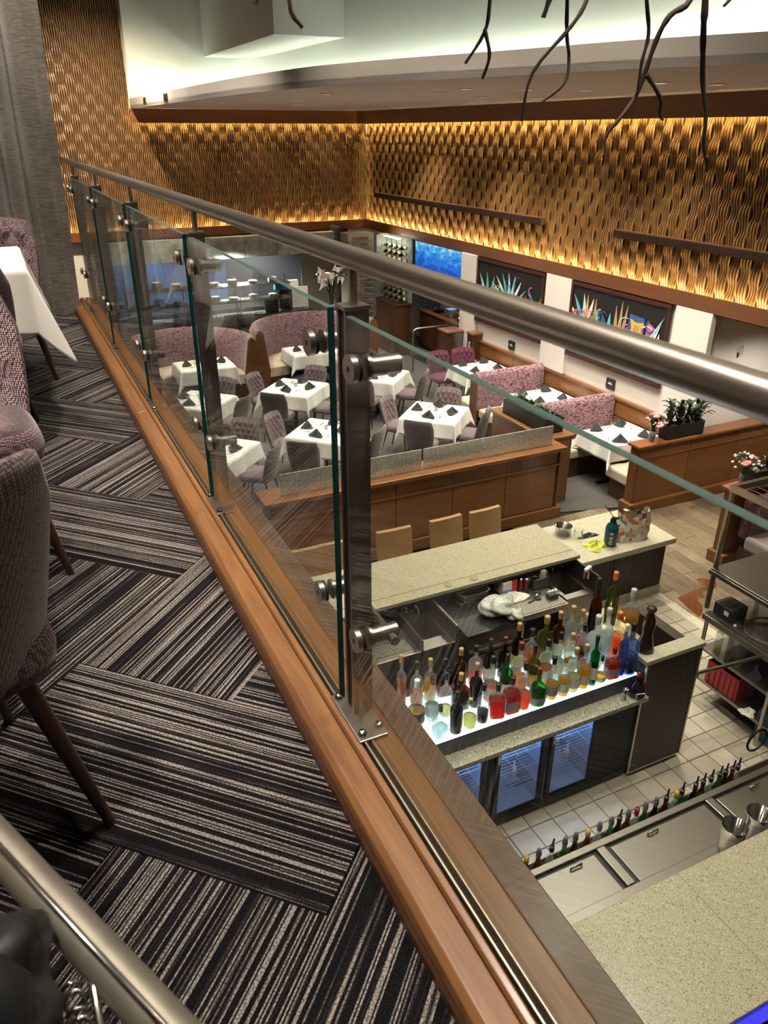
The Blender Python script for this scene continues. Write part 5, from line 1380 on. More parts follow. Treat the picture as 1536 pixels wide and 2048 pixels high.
# drainboard station
t = thing('drain_station', 'perforated steel drainboard with bar tools beside the glass washer', 'counter', (3.86, 4.9, 0))
MB().bx(3.61, 4.11, 4.68, 5.26, .78, .84).build('board', M['counter_steel'], t, .005); MB().bx(3.63, 4.09, 4.7, 5.24, .84, .844).build('drain_grid', M['perf'], t)
MB().bx(3.61, 4.11, 4.75, 5.26, .5, .52).build('shelf', M['counter_steel'], t, .003)
for x in (3.63, 4.09):
    for y in (4.72, 5.22): MB().tube([(x, y, 0), (x, y, .78)], .018, 8).build('leg', M['steel'], t)
MB().bx(3.61, 4.5, 5.24, 5.28, .2, 1.0).build('back_panel', M['dark'], t)
t = thing('dump_sink', 'dark steel dump sink with black side splash at the bar end', 'sink', (4.28, 5.0, 0))
b = MB(); b.bx(4.13, 4.45, 4.74, 4.82, .6, .84); b.bx(4.13, 4.45, 5.18, 5.23, .6, .84); b.bx(4.13, 4.17, 4.82, 5.18, .6, .84); b.bx(4.41, 4.45, 4.82, 5.18, .6, .84); b.bx(4.13, 4.45, 4.74, 5.23, .45, .6); b.build('basin', M['counter_steel'], t, .004)
MB().bx(4.455, 4.475, 4.72, 5.23, .45, 1.02).build('side_splash', M['espresso'], t, .004); MB().bx(4.2, 4.4, 4.8, 5.2, 0, .45).build('pedestal', M['dark'], t)
MB().tube([(4.3, 5.2, .84), (4.3, 5.2, 1.0), (4.3, 5.12, 1.02), (4.3, 5.06, .98)], .01, 8).build('tap', M['chrome'], t)
t = thing('towel_box', 'white printed dispenser box below the dump sink', 'box', (4.33, 4.66, .25)); MB().bx(4.18, 4.45, 4.6, 4.72, .0, .42).build('carton', M['counter_steel'], t, .006); MB().bx(4.2, 4.43, 4.585, 4.6, .2, .4).build('printed_panel', M['paper'], t); MB().bx(4.22, 4.41, 4.58, 4.586, .35, .37).bx(4.23, 4.3, 4.58, 4.586, .24, .31).bx(4.33, 4.4, 4.58, 4.586, .24, .31).build('print', M['door_grey'], t)
rag('bar_towel', 'crumpled white bar towel on the drainboard', (3.72, 4.98), (.11, .1, .035), M['rag'], 9, .845)
t = thing('napkin_caddy', 'steel bar caddy with white napkins and straws', 'caddy', (4.0, 5.08, .845))
MB().bx(3.93, 4.1, 5.0, 5.01, .845, .95).bx(3.93, 4.1, 5.14, 5.15, .845, .98).bx(3.93, 3.94, 5.01, 5.14, .845, .95).bx(4.09, 4.1, 5.01, 5.14, .845, 1.0).bx(3.93, 4.1, 5.0, 5.15, .845, .85).build('box', M['counter_steel'], t)
for k in range(5): MB().box((4.05 + .008 * k, 5.08, .94), (.004, .1, .14), .1 * k - .2).build('napkin', M['paper'], t)
MB().blob((3.99, 5.07, .95), (.035, .035, .02), 12, 8, .2, 4).build('garnish', M['leaf'], t)
t = thing('scissors', 'black-handled scissors on the perforated drainboard', 'scissors', (3.86, 4.86, .846)); MB().box((3.81, 4.85, .849), (.09, .014, .004), .2).build('blade', M['chrome'], t)
for dy in (.014, -.014):
    rr = [(3.89 + .028 * math.cos(a), 4.868 + dy + .012 * math.sin(a), .851) for a in [2 * PI * q / 12 for q in range(13)]]
    MB().tube(rr, .005, 6, caps=False).build('handle', M['dark'], t)
t = thing('strainer', 'coiled steel cocktail strainer on the drainboard', 'strainer', (3.93, 4.93, .846)); MB().tube([(3.93 + .032 * math.cos(a), 4.93 + .032 * math.sin(a), .852) for a in [2 * PI * q / 16 for q in range(17)]], .005, 6, caps=False).build('coil', M['chrome'], t); MB().lathe([(.001, 0), (.018, 0), (.018, .006), (.001, .008)], (3.93, 4.93, .847), 12).build('disc', M['chrome'], t)
t = thing('paper_clip_stand', 'small steel stand with white paper scraps on the drainboard', 'stand', (4.03, 4.82, .845)); MB().bx(3.98, 4.08, 4.8, 4.87, .845, .89).build('box', M['counter_steel'], t, .004)
for k in range(3): MB().box((3.99 + .035 * k, 4.83, .905), (.03, .02, .03), .5 * k).build('paper', M['paper'], t)
t = thing('carton', 'red and blue printed carton under the bar edge', 'box', (3.66, 5.12, .845)); MB().bx(3.62, 3.72, 5.05, 5.2, .845, .97).build('body', M['paper'], t); MB().bx(3.72, 3.78, 5.05, 5.2, .845, .975).build('red_side', M['red_plastic'], t); MB().bx(3.619, 3.721, 5.045, 5.05, .86, .89).build('blue_stripe', M['blue_box'], t)
for k, (x, y) in enumerate(((3.82, 5.05), (3.87, 5.03), (3.82, 5.13))):
    t = thing('sauce_bottle', f'small red sauce bottle with white cap under the bar, {ORD[k]}', 'bottle', (x, y, .845), group='sauce bottles')
    MB().lathe([(.001, 0), (.02, 0), (.02, .09), (.009, .11), (.009, .12), (.001, .12)], (x, y, .845), 10).build('body', plain('sauce_red', '#7a2418', .3), t); MB().lathe([(.011, .12), (.011, .135), (.001, .135)], (x, y, .845), 8).build('cap', M['paper'], t)
t = thing('tool_cup', 'dark cup of bar tools under the bar edge', 'cup', (3.9, 5.12, .845)); MB().lathe([(.001, 0), (.03, 0), (.036, .11), (.033, .11), (.028, .004)], (3.92, 5.1, .845), 14).build('cup', M['cut_glass'], t)
for k in range(4): MB().tube([(3.92, 5.1, .86), (3.905 + .012 * k, 5.09 + .01 * k, 1.0)], .004, 5).build('tool', M['dark'], t)
t = thing('spray_bottle', 'spray bottle head with red trigger at the bar end', 'spray bottle', (4.44, 5.0, 1.02))
MB().tube([(4.465, 4.86, .92), (4.465, 4.86, 1.0)], .018, 10).build('neck', M['paper'], t); MB().box((4.45, 4.87, 1.025), (.1, .035, .03), .4).build('head', M['paper'], t, .006); MB().tube([(4.40, 4.85, 1.01), (4.38, 4.83, .96)], .009, 6).build('trigger', M['red_plastic'], t); MB().lathe([(.001, 0), (.035, 0), (.035, .2), (.02, .24), (.001, .24)], (4.49, 4.86, .721), 12).build('tank', M['paper'], t)

# ---- back bar
t = thing('back_bar', 'back bar island with lit bottle steps, stone counter and fridges', 'back bar', (2.6, 3.75, 0))
MB().bx(1.0, 3.79, 3.30, 3.52, .86, .9).build('stone_counter', M['granite3'], t, .004)
MB().bx(1.0, 3.76, 3.43, 3.82, .9, 1.035).build('riser', plain('riser_grey', '#4a4c5a', .5), t)
MB().bx(1.0, 3.76, 3.822, 3.88, .0, 1.16).build('back_panel', M['espresso'], t)
MB().bx(1.0, 3.79, 3.79, 3.82, .08, .9).build('rear_body', M['dark'], t)
for k, (xa, xb) in enumerate(((1.0, 1.85), (1.86, 2.78), (2.79, 3.755))):
    MB().bx(xa, xb, 3.425, 3.54, 1.036, 1.05).build('lit_step', M['led_shelf'], t)
    MB().bx(xa, xb, 3.54, 3.67, 1.036, 1.10).build('lit_step', M['led_shelf'], t)
    MB().bx(xa, xb, 3.67, 3.82, 1.036, 1.15).build('lit_step', M['led_shelf'], t)
MB().bx(3.42, 3.79, 3.40, 3.78, .08, .86).build('black_door', M['black_gloss'], t, .004)
MB().bx(1.0, 3.79, 3.42, 3.78, .0, .1).build('toe_kick', M['dark'], t)
MB().bx(1.0, 3.79, 3.38, 3.78, .83, .86).build('counter_support', M['dark'], t)
t = thing('bar_pier', 'brown laminate end panel of the back bar with stone cap', 'panel', (4.07, 3.5, 0))
MB().bx(3.80, 4.36, 3.385, 3.45, .04, 1.14).build('front_panel', M['pier'], t, .003); MB().bx(3.80, 3.9, 3.45, 4.08, .04, 1.14).build('side_panel', M['pier'], t, .003)
MB().bx(3.78, 4.38, 3.37, 3.5, 1.14, 1.18).build('stone_cap', M['granite2'], t, .004); MB().bx(3.78, 3.97, 3.5, 4.1, 1.14, 1.18).build('stone_cap', M['granite2'], t, .004)
for a in ((3.795, 3.81, 3.378, 3.388, .04, 1.14), (4.35, 4.365, 3.378, 3.45, .04, 1.14), (3.81, 4.35, 3.378, 3.388, .04, .055)): MB().bx(*a).build('edge_trim', M['alu'], t)
MB().bx(4.26, 4.36, 3.5, 4.05, .04, 1.12).build('side_panel', M['pier'], t, .003)
# fridges
wire = MB()
for k in range(11): wire.tube([(0, .02 + .029 * k, 0), (.40, .02 + .029 * k, 0)], .002, 4)
for x in (.0, .2, .4): wire.tube([(x, .0, -.003), (x, .33, -.003)], .003, 4)
wire = wire.mesh('wire_shelf', plain('shelf_wire', '#c8d2dc', .3, .6))
for k, (x0, lab) in enumerate(((1.98, 'left, mostly hidden by the kerb'), (2.50, 'middle'), (2.98, 'right'))):
    t = thing('bar_fridge', f'glass-door bar fridge lit blue inside, {lab}', 'fridge', (x0 + .22, 3.6, .1), group='bar fridges')
    x1 = x0 + .44
    b = MB(); b.bx(x0, x1, 3.76, 3.785, .11, .82); b.bx(x0, x0 + .015, 3.42, 3.76, .11, .82); b.bx(x1 - .015, x1, 3.42, 3.76, .11, .82); b.bx(x0, x1, 3.42, 3.76, .1, .115); b.bx(x0, x1, 3.42, 3.76, .81, .825)
    b.build('cabinet', plain('fridge_lining', '#8a97a8', .4), t)
    for a in ((x0, x0 + .035, .1, .83), (x1 - .035, x1, .1, .83), (x0 + .035, x1 - .035, .1, .14), (x0 + .035, x1 - .035, .79, .83)): MB().bx(a[0], a[1], 3.39, 3.42, a[2], a[3]).build('door_frame', M['black_gloss'], t)
    MB().bx(x0 + .035, x1 - .035, 3.40, 3.408, .14, .79).build('door_glass', M['thin_glass'], t)
    MB().bx(x0 - .005, x0 + .01, 3.365, 3.39, .7, .78).build('hinge', M['steel'], t)
    for z in (.3, .48, .64): obj('wire_shelf', wire, t, (-.2, -.17, z - .1))
    MB().bx(x0 + .03, x1 - .03, 3.44, 3.46, .795, .808).build('fridge_lamp', M['led_fridge'], t)
    rnd = random.Random(k)
    for q in range(5):
        xx, yy, zz = x0 + .09 + .065 * q, 3.52 + rnd.uniform(0, .15), (.115, .305, .485, .305, .645)[q]
        cb = thing('fridge_bottle', f'small bottle inside the {lab.split(",")[0]} bar fridge, {ORD[q]}', 'bottle', (xx, yy, zz), group='bottles in the bar fridges')
        MB().lathe([(.001, 0), (.02, 0), (.02, .08), (.008, .11), (.008, .14), (.001, .14)], (xx, yy, zz), 8).build('body', M['china'] if q % 2 else M['cut_glass'], cb)

# ---- bottles
LQ = {n: liquid('liquid_' + n, c, .45) for n, c in dict(amber='#e08a1c', gold='#f2c230', red='#d8301e', green='#1f8a3a', brown='#6d2f14', clear='#dfe8ea', blue='#2b52c8', pale='#e6d9a0', purple='#5d2040', lime='#9db92a', orange='#f07a1e', ink='#27364a').items()}
GLS = {n: liquid('bottle_glass_' + n, c, .8) for n, c in dict(clear='#eef4f2', green='#5fae6a', brown='#a0612e', blue='#9db8e8', dark='#33302e', olive='#9aa05c').items()}
CAP = {n: plain('cap_' + n, c, .45) for n, c in dict(black='#15130f', cork='#b08d5a', red='#6e1a1c', white='#ddd9cf', gold='#b08a3c', wine='#3c1a1c', orange='#d07026', silver='#b9b6b0').items()}
LBL = {n: plain('bottle_label_' + n, c, .6) for n, c in dict(white='#dcd8cb', black='#22211f', cream='#cfc29a', grey='#8e8e92', red='#8e2b25', yellow='#d9b02e', none='#000000').items()}
PROF = {'round': (.040, .17, .035, .012, .09), 'tall': (.036, .21, .03, .012, .09), 'squat': (.056, .11, .05, .014, .10), 'slim': (.030, .24, .035, .011, .10), 'square': (.048, .15, .015, .013, .07), 'flask': (.052, .14, .03, .013, .08), 'wide': (.050, .18, .04, .014, .09)}
_bm = {}
def bottle(label, x, y, z, shape='round', gl='clear', lq='amber', cap='black', lab='white', fill=.7, sc_=1.0, group='bottles on the lit steps'):
    R_, H_, S_, nr, nh = PROF[shape]
    sc_ *= 1.17
    t = thing('liquor_bottle', label, 'bottle', (x, y, z), random.uniform(-.3, .3), group)
    def make(kind):
        key = (shape, kind, gl, lq, cap, lab, fill)
        if key in _bm: return _bm[key]
        sq = shape in ('square', 'flask')
        def ring(mb, prof):
            if not sq: return mb.lathe(prof, n=16)
            rows = []
            for r, zz in prof:
                row = []
                for q in range(20):
                    a = 2 * PI * q / 20 + .157
                    e = .35 if r > nr * 1.6 else 1
                    row.append((math.copysign(abs(math.cos(a)) ** e, math.cos(a)) * r, math.copysign(abs(math.sin(a)) ** e, math.sin(a)) * r * (.6 if shape == 'flask' and r > nr * 1.6 else 1 if r < nr * 1.6 else .8), zz))
                rows.append(row)
            return mb.grid(rows, wrap=True)
        mb = MB()
        if kind == 'glass':
            ring(mb, [(.001, 0), (R_ * .95, 0), (R_, .006), (R_, H_), (R_ * .9, H_ + S_ * .4), (R_ * .5 + nr * .5, H_ + S_ * .8), (nr, H_ + S_ + .006), (nr, H_ + S_ + nh)]); m_ = GLS[gl]
        elif kind == 'liquid':
            f_ = H_ * fill
            ring(mb, [(.001, .008), (R_ * .9, .008), (R_ * .93, .014), (R_ * .93, f_), (.001, f_ + .0005)]); m_ = LQ[lq]
        elif kind == 'cap':
            zt = H_ + S_ + nh
            mb.lathe([(nr + .0015, zt - .035), (nr + .003, zt), (nr + .003, zt + .012), (nr, zt + .015), (.001, zt + .015)], n=12); m_ = CAP[cap]
        else:
            ring(mb, [(R_ * 1.012, H_ * .22), (R_ * 1.012, H_ * .62)]); m_ = LBL[lab]
        _bm[key] = mb.mesh(kind, m_)
        return _bm[key]
    for kind in ('glass', 'liquid', 'cap', 'label'):
        if kind == 'label' and lab == 'none': continue
        o = obj(kind, make(kind), t)
        if sc_ != 1: o.scale = (sc_,) * 3
    return t
CN = dict(amber='amber', gold='golden', red='bright red', green='green', brown='dark brown', clear='clear', blue='blue', pale='pale', purple='purple', lime='lime green', orange='orange', ink='dark blue')
front = [(2.07, 'square', 'clear', 'clear', 'black', 'none', .5, .9), (2.19, 'round', 'dark', 'ink', 'black', 'none', .6, .95), (2.30, 'squat', 'clear', 'pale', 'cork', 'none', .9, .75), (2.405, 'round', 'clear', 'purple', 'black', 'none', .55, .9), (2.52, 'square', 'clear', 'red', 'black', 'none', .95, 1.0),
         (2.64, 'square', 'clear', 'red', 'black', 'grey', .98, 1.05), (2.745, 'round', 'clear', 'orange', 'black', 'none', .6, 1.1), (2.87, 'squat', 'green', 'green', 'red', 'grey', .8, .95), (2.99, 'round', 'clear', 'gold', 'black', 'grey', .7, 1.0), (3.09, 'round', 'clear', 'gold', 'cork', 'white', .8, .95),
         (3.185, 'round', 'clear', 'pale', 'cork', 'white', .6, 1.05), (3.275, 'round', 'clear', 'gold', 'cork', 'cream', .9, 1.05), (3.36, 'slim', 'green', 'green', 'black', 'white', .7, .95), (3.44, 'squat', 'clear', 'gold', 'black', 'cream', .5, .7), (3.54, 'square', 'clear', 'red', 'wine', 'grey', .95, .95), (3.625, 'slim', 'blue', 'blue', 'white', 'none', .35, 1.0)]
rows_ = [('front', 3.49, 1.0505, front),
         ('middle', 3.605, 1.1005, [(1.95, 'wide', 'clear', 'gold', 'white', 'black', .6, 1.0), (2.07, 'round', 'clear', 'clear', 'black', 'white', .5, 1.0), (2.18, 'round', 'clear', 'pale', 'black', 'none', .3, 1.0), (2.30, 'flask', 'brown', 'brown', 'gold', 'none', .8, 1.0), (2.42, 'round', 'dark', 'brown', 'cork', 'none', .8, 1.0), (2.55, 'wide', 'clear', 'orange', 'black', 'white', .35, 1.0), (2.67, 'round', 'green', 'green', 'black', 'white', .7, 1.0), (2.79, 'wide', 'clear', 'amber', 'red', 'none', .5, 1.1),
                                  (2.91, 'round', 'olive', 'lime', 'black', 'yellow', .7, 1.0), (3.02, 'wide', 'clear', 'amber', 'black', 'white', .6, 1.0), (3.13, 'tall', 'clear', 'clear', 'black', 'white', .5, 1.0), (3.24, 'round', 'clear', 'clear', 'cork', 'cream', .6, 1.0), (3.35, 'tall', 'clear', 'purple', 'black', 'red', .8, 1.0)]),
         ('back', 3.74, 1.1505, [(1.9, 'slim', 'clear', 'amber', 'gold', 'none', .9, 1.0), (2.02, 'round', 'clear', 'amber', 'black', 'none', .6, 1.0), (2.13, 'round', 'clear', 'gold', 'gold', 'none', .9, .95), (2.25, 'flask', 'dark', 'brown', 'black', 'red', .9, 1.0), (2.37, 'round', 'brown', 'brown', 'cork', 'none', .8, 1.0), (2.5, 'wide', 'clear', 'orange', 'black', 'none', .5, .9), (2.62, 'round', 'dark', 'ink', 'wine', 'white', .7, 1.0), (2.74, 'round', 'dark', 'purple', 'red', 'none', .7, .95),
                                  (2.86, 'tall', 'dark', 'brown', 'gold', 'yellow', .8, 1.05), (2.98, 'flask', 'clear', 'amber', 'black', 'none', .8, 1.1), (3.1, 'wide', 'olive', 'pale', 'cork', 'none', .4, 1.1), (3.22, 'tall', 'brown', 'brown', 'cork', 'cream', .7, 1.05), (3.33, 'tall', 'clear', 'clear', 'cork', 'cream', .6, 1.1), (3.43, 'round', 'clear', 'red', 'cork', 'none', .6, 1.05)])]
rnd = random.Random(12)
for rn, y, z, lst in rows_:
    pass
    for i, (x, shp, g_, l_, c_, lb, fl, s_) in enumerate(lst):
        yo = {'front': -.012, 'middle': 0, 'back': 0}[rn]
        bottle(f'{CN[l_]} {shp} bottle with {c_} cap, {rn} row, {ORD[i]} from left', x, y + yo + random.uniform(-.006, .006), z, shp, g_, l_, c_, lb, fl, s_)
bottle('large clear blue bottle at the right end of the front row', 3.705, 3.485, 1.0505, 'wide', 'blue', 'ink', 'black', 'none', .4, 1.15)
t = bottle('tall frosted bottle with grey script at the right of the steps', 3.46, 3.60, 1.1005, 'wide', 'clear', 'clear', 'silver', 'none', .9, 1.2)
for c in t.children:
    if c.name.startswith('glass'):
        c.data = c.data.copy(); c.data.materials[0] = M['frost']
me = text_mesh('illhoun', .075, plain('script_print', '#4a5a74', .5))
o = obj('lettering', me, t); a_ = -2.2
o.rotation_euler = (Matrix.Rotation(a_ + PI / 2, 4, 'Z') @ Matrix.Rotation(PI / 2, 4, 'X') @ Matrix.Rotation(PI / 2, 4, 'Z')).to_euler(); o.location = (math.cos(a_) * .068, math.sin(a_) * .068, .15)
t = bottle('second frosted bottle beside the one with script', 3.565, 3.61, 1.1005, 'tall', 'clear', 'clear', 'silver', 'none', .9, 1.2)
for c in t.children:
    if c.name.startswith('glass'):
        c.data = c.data.copy(); c.data.materials[0] = M['frost']
bottle('tallest brown bottle with a long neck at the back right', 3.56, 3.755, 1.1505, 'slim', 'brown', 'brown', 'black', 'none', .9, 1.35)
bottle('orange bottle glowing over the warm bead', 3.675, 3.61, 1.1005, 'wide', 'clear', 'orange', 'orange', 'none', .9, 1.1)
bottle('tall clear bottle with orange cap at the back right', 3.86, 3.90, 1.1805, 'tall', 'olive', 'pale', 'orange', 'none', .2, 1.2)
bottle('yellow bottle with silver top standing on the stone cap', 3.87, 3.70, 1.1805, 'wide', 'clear', 'gold', 'silver', 'cream', .95, 1.15)
t = thing('sculpted_bottle', 'dark waisted sculptural bottle with purple stopper on the stone cap', 'bottle', (3.87, 3.50, 1.1805))
MB().lathe([(.001, 0), (.065, 0), (.068, .02), (.052, .1), (.04, .16), (.05, .22), (.042, .28), (.025, .33), (.022, .35)], (3.87, 3.50, 1.1805), 20).build('body', plain('dark_brown_glaze', '#2a1a12', .3), t); MB().lathe([(.022, .35), (.036, .36), (.04, .378), (.028, .395), (.001, .40)], (3.87, 3.50, 1.1805), 16).build('stopper', CAP['wine'], t)
t = thing('liqueur_jug', 'round dark purple liqueur bottle on the stone counter end', 'bottle', (3.72, 3.37, .9005))
MB().lathe([(.001, 0), (.055, 0), (.065, .02), (.066, .06), (.05, .095), (.02, .12), (.014, .14), (.014, .19)], (3.72, 3.37, .9005), 20).build('body', plain('dark_purple_glass', '#1a0d1c', .12), t); MB().lathe([(.017, .17), (.017, .21), (.001, .21)], (3.72, 3.37, .9005), 12).build('cap', CAP['red'], t); MB().box((3.70, 3.303, .94), (.07, .004, .045), -.25).build('label', M['white_print'], t); MB().box((3.70, 3.301, .94), (.06, .004, .035), -.25).build('label_ink', M['dark'], t); MB().tube([(3.735, 3.32, 1.04), (3.745, 3.31, 1.0), (3.74, 3.305, .96)], .006, 6).build('ribbon', CAP['red'], t)
t = thing('jigger', 'small steel jigger on the stone counter before the lit steps', 'jigger', (3.6, 3.375, .9005)); MB().lathe([(.022, 0), (.008, .05), (.02, .1), (.019, .1), (.006, .052), (.001, .052)], (3.6, 3.36, .9005), 14).build('cup', M['chrome'], t)
t = thing('glow_bead', 'small warm glowing bead on a stem among the bottles', 'lamp', (3.655, 3.735, 1.1505)); MB().lathe([(.02, 0), (.02, .015), (.001, .015)], (3.655, 3.735, 1.1505), 12).build('base', CAP['gold'], t); MB().tube([(3.655, 3.735, 1.165), (3.655, 3.735, 1.27)], .005, 6).build('stem', CAP['gold'], t); MB().blob((3.655, 3.735, 1.30), (.022, .022, .028), 12, 8).build('bead_head', M['bead_glow'], t)  # emissive bead on an added gold base and stem

# ---- service station at the right
t = thing('service_station', 'stainless service station with shelves at the right edge', 'steel station', (5.4, 3.3, 0))
MB().bx(5.03, 5.75, 2.4, 3.98, .84, .9).build('deck', M['counter_steel'], t, .004); MB().bx(5.08, 5.7, 2.45, 3.94, .9, .904).build('deck_mesh', M['perf'], t)
for z in (.52, .2): MB().bx(5.06, 5.72, 2.4, 3.95, z, z + .03).build('shelf', M['counter_steel'], t, .003)
for x in (5.06, 5.72):
    for y in (2.45, 3.2, 3.94): MB().tube([(x, y, 0), (x, y, .84)], .018, 8).build('leg', M['steel'], t)
MB().bx(5.5, 5.75, 2.4, 3.98, .03, .84).build('rear_panel', M['dark'], t)
t = thing('steel_rack', 'tall steel rack with solid shelf and glass hangers at the right edge', 'rack', (5.5, 3.6, .905))
MB().bx(5.08, 5.85, 3.0, 4.05, 1.26, 1.30).build('shelf', M['counter_steel'], t, .004); MB().bx(5.09, 5.84, 3.01, 4.04, 1.30, 1.318).build('shelf_lip', M['counter_steel'], t, .004)
for x, y in ((5.12, 4.02), (5.8, 4.02), (5.12, 3.05), (5.8, 3.05)): MB().tube([(x, y, .905), (x, y, 2.06)], .022, 8, smooth=False).build('post', M['steel'], t)
for z in (2.06,): MB().bx(5.1, 5.82, 4.0, 4.04, z, z + .05).bx(5.1, 5.82, 3.03, 3.07, z, z + .05).bx(5.1, 5.14, 3.07, 4.0, z, z + .05).bx(5.78, 5.82, 3.07, 4.0, z, z + .05).build('top_frame', M['steel'], t)
for k in range(6): MB().tube([(5.2 + .1 * k, 3.07, 2.05), (5.2 + .1 * k, 4.0, 2.05)], .005, 5).build('hanger_rod', M['chrome'], t)
wg = MB().lathe([(.032, 0), (.03, -.002), (.004, -.01), (.0035, -.08), (.02, -.1), (.036, -.14), (.034, -.18)], n=12).mesh('wine_glass', M['thin_glass'])
for k in range(5): tag(obj('wine_glass', wg, None, (5.25 + .1 * k, 3.86, 2.04)), f'upside-down wine glass hanging in the steel rack, {ORD[k]} from left', 'glass', 'hanging wine glasses')
t = thing('receipt_printer', 'black receipt printer with white label beside the service deck', 'printer', (5.22, 3.86, .905)); MB().bx(5.1, 5.3, 3.74, 3.94, .905, 1.03).build('body', M['planter'], t, .012); MB().bx(5.12, 5.2, 3.80, 3.9, 1.03, 1.034).build('slot', M['dark'], t); MB().bx(5.096, 5.1, 3.77, 3.82, .96, 1.0).build('label', M['paper'], t)
t = thing('hose_ring', 'braided steel hose loop lying on the service deck', 'hose', (5.4, 3.5, .906)); MB().tube([(5.29 + .2 * math.cos(a), 3.5 + .2 * math.sin(a), .925 + .006 * math.sin(2 * a)) for a in [2 * PI * q / 30 for q in range(30)]], .011, 8).build('hose', M['chrome'], t); MB().tube([(5.29 + .2 * math.cos(a), 3.5 + .2 * math.sin(a), .926) for a in (.6, .4, .2, 0, -.2)], .018, 8).build('grip', M['red_box'], t)
for k, (y, sh) in enumerate(((3.82, 'tall'), (3.7, 'slim'), (3.58, 'tall'))):
    bottle(f'clear bottle on the station middle shelf, {ORD[k]} from left', 5.12, y, .551, sh, 'clear', 'pale', 'white', 'none', .3, .8, 'bottles on the station shelf')
t = thing('funnel', 'white plastic funnel on the station middle shelf', 'funnel', (5.14, 3.42, .551)); MB().lathe([(.06, 0), (.065, .01), (.014, .07), (.009, .12), (.007, .12), (.012, .07), (.058, .004)], (5.14, 3.42, .551), 16).build('cone', M['frost'], t)
t = thing('red_bin', 'red plastic bin on the station lower shelf', 'bin', (5.17, 3.68, .231)); b = MB(); b.bx(5.08, 5.3, 3.5, 3.515, .231, .46); b.bx(5.08, 5.3, 3.835, 3.85, .231, .46); b.bx(5.08, 5.095, 3.515, 3.835, .231, .46); b.bx(5.285, 5.3, 3.515, 3.835, .231, .46); b.bx(5.095, 5.285, 3.515, 3.835, .231, .24); b.build('box', M['red_box'], t, .004)
for k in range(6): MB().bx(5.07, 5.08, 3.53 + .055 * k, 3.54 + .055 * k, .24, .43).build('rib', M['red_box'], t)
t = thing('gate_bar', 'slim steel bar bridging the gap beside the back bar pier', 'bar', (4.7, 3.3, .85)); MB().tube([(4.37, 3.40, .86), (4.72, 3.36, .86), (5.07, 3.33, .86)], .016, 10).build('tube', M['steel'], t); MB().box((4.375, 3.40, .86), (.012, .05, .05)).build('bracket', M['steel'], t)
t = thing('teal_crate', 'dark teal plastic crate on the bar floor at the right edge', 'crate', (5.3, 3.1, 0)); MB().bx(5.13, 5.6, 2.75, 3.3, .0, .3).build('body', M['teal_box'], t, .02); MB().bx(5.17, 5.56, 2.79, 3.26, .3, .306).build('lid', plain('teal_lid', '#0b4560', .45), t, .004); MB().bx(5.3, 5.42, 3.1, 3.14, .306, .309).build('lid_mark', M['white_print'], t)
rag('bar_towel', 'grey towel drooping on the station lower frame', (5.07, 3.35), (.07, .06, .03), M['rag'], 21, .236)

# ---- near bar with ice bins
t = thing('ice_bins', 'stainless ice bin unit with sliding lids and black gaskets', 'steel station', (2.6, 2.2, 0))
MB().bx(1.0, 4.4, 1.96, 2.45, .1, .80).build('body', M['counter_steel'], t)
MB().bx(1.0, 4.4, 2.405, 2.45, .80, .855).build('rear_rim', M['counter_steel'], t, .004); MB().bx(1.0, 4.4, 1.96, 2.12, .80, .85).build('front_rim', M['counter_steel'], t, .004)
for x in (2.56, 3.445): MB().bx(x, x + .06, 2.12, 2.405, .80, .856).build('divider', M['counter_steel'], t, .006)
for xa, xb in ((1.4, 2.53), (2.655, 3.42), (3.53, 4.3)):
    MB().bx(xa - .03, xb + .03, 2.12, 2.405, .80, .83).build('gasket', M['dark'], t)
    l_ = MB().bx(xa, xb, 2.10, 2.385, .83, .842).build('lid', M['counter_steel'], t, .004)
    xm = xb - .2 if xa < 2 else (xa + xb) / 2 - .12
    MB().tube([(xm, 2.35, .842), (xm, 2.35, .862), (xm + .08, 2.35, .862), (xm + .08, 2.35, .842)], .006, 8).build('handle', M['chrome'], l_)
t = thing('speed_rail', 'narrow steel bottle rail behind the ice bins', 'rail', (2.6, 2.52, .5)); MB().bx(1.0, 4.4, 2.46, 2.60, .55, .565).build('shelf', M['counter_steel'], t); MB().bx(1.0, 4.4, 2.595, 2.605, .565, .68).build('front_bar', M['counter_steel'], t); MB().bx(1.2, 1.24, 2.45, 2.6, .0, .55).bx(4.1, 4.14, 2.45, 2.6, .0, .55).build('bracket', M['steel'], t)
ex = [495, 545, 600, 655, 700, 755, 805, 858, 895, 935, 975, 1015, 1065, 1115, 1165, 1192, 1260, 1298, 1338, 1383, 1413, 1450, 1478]
kinds = 'gpbppcppbp' + 'rppbgb' + 'bbbbbbb'
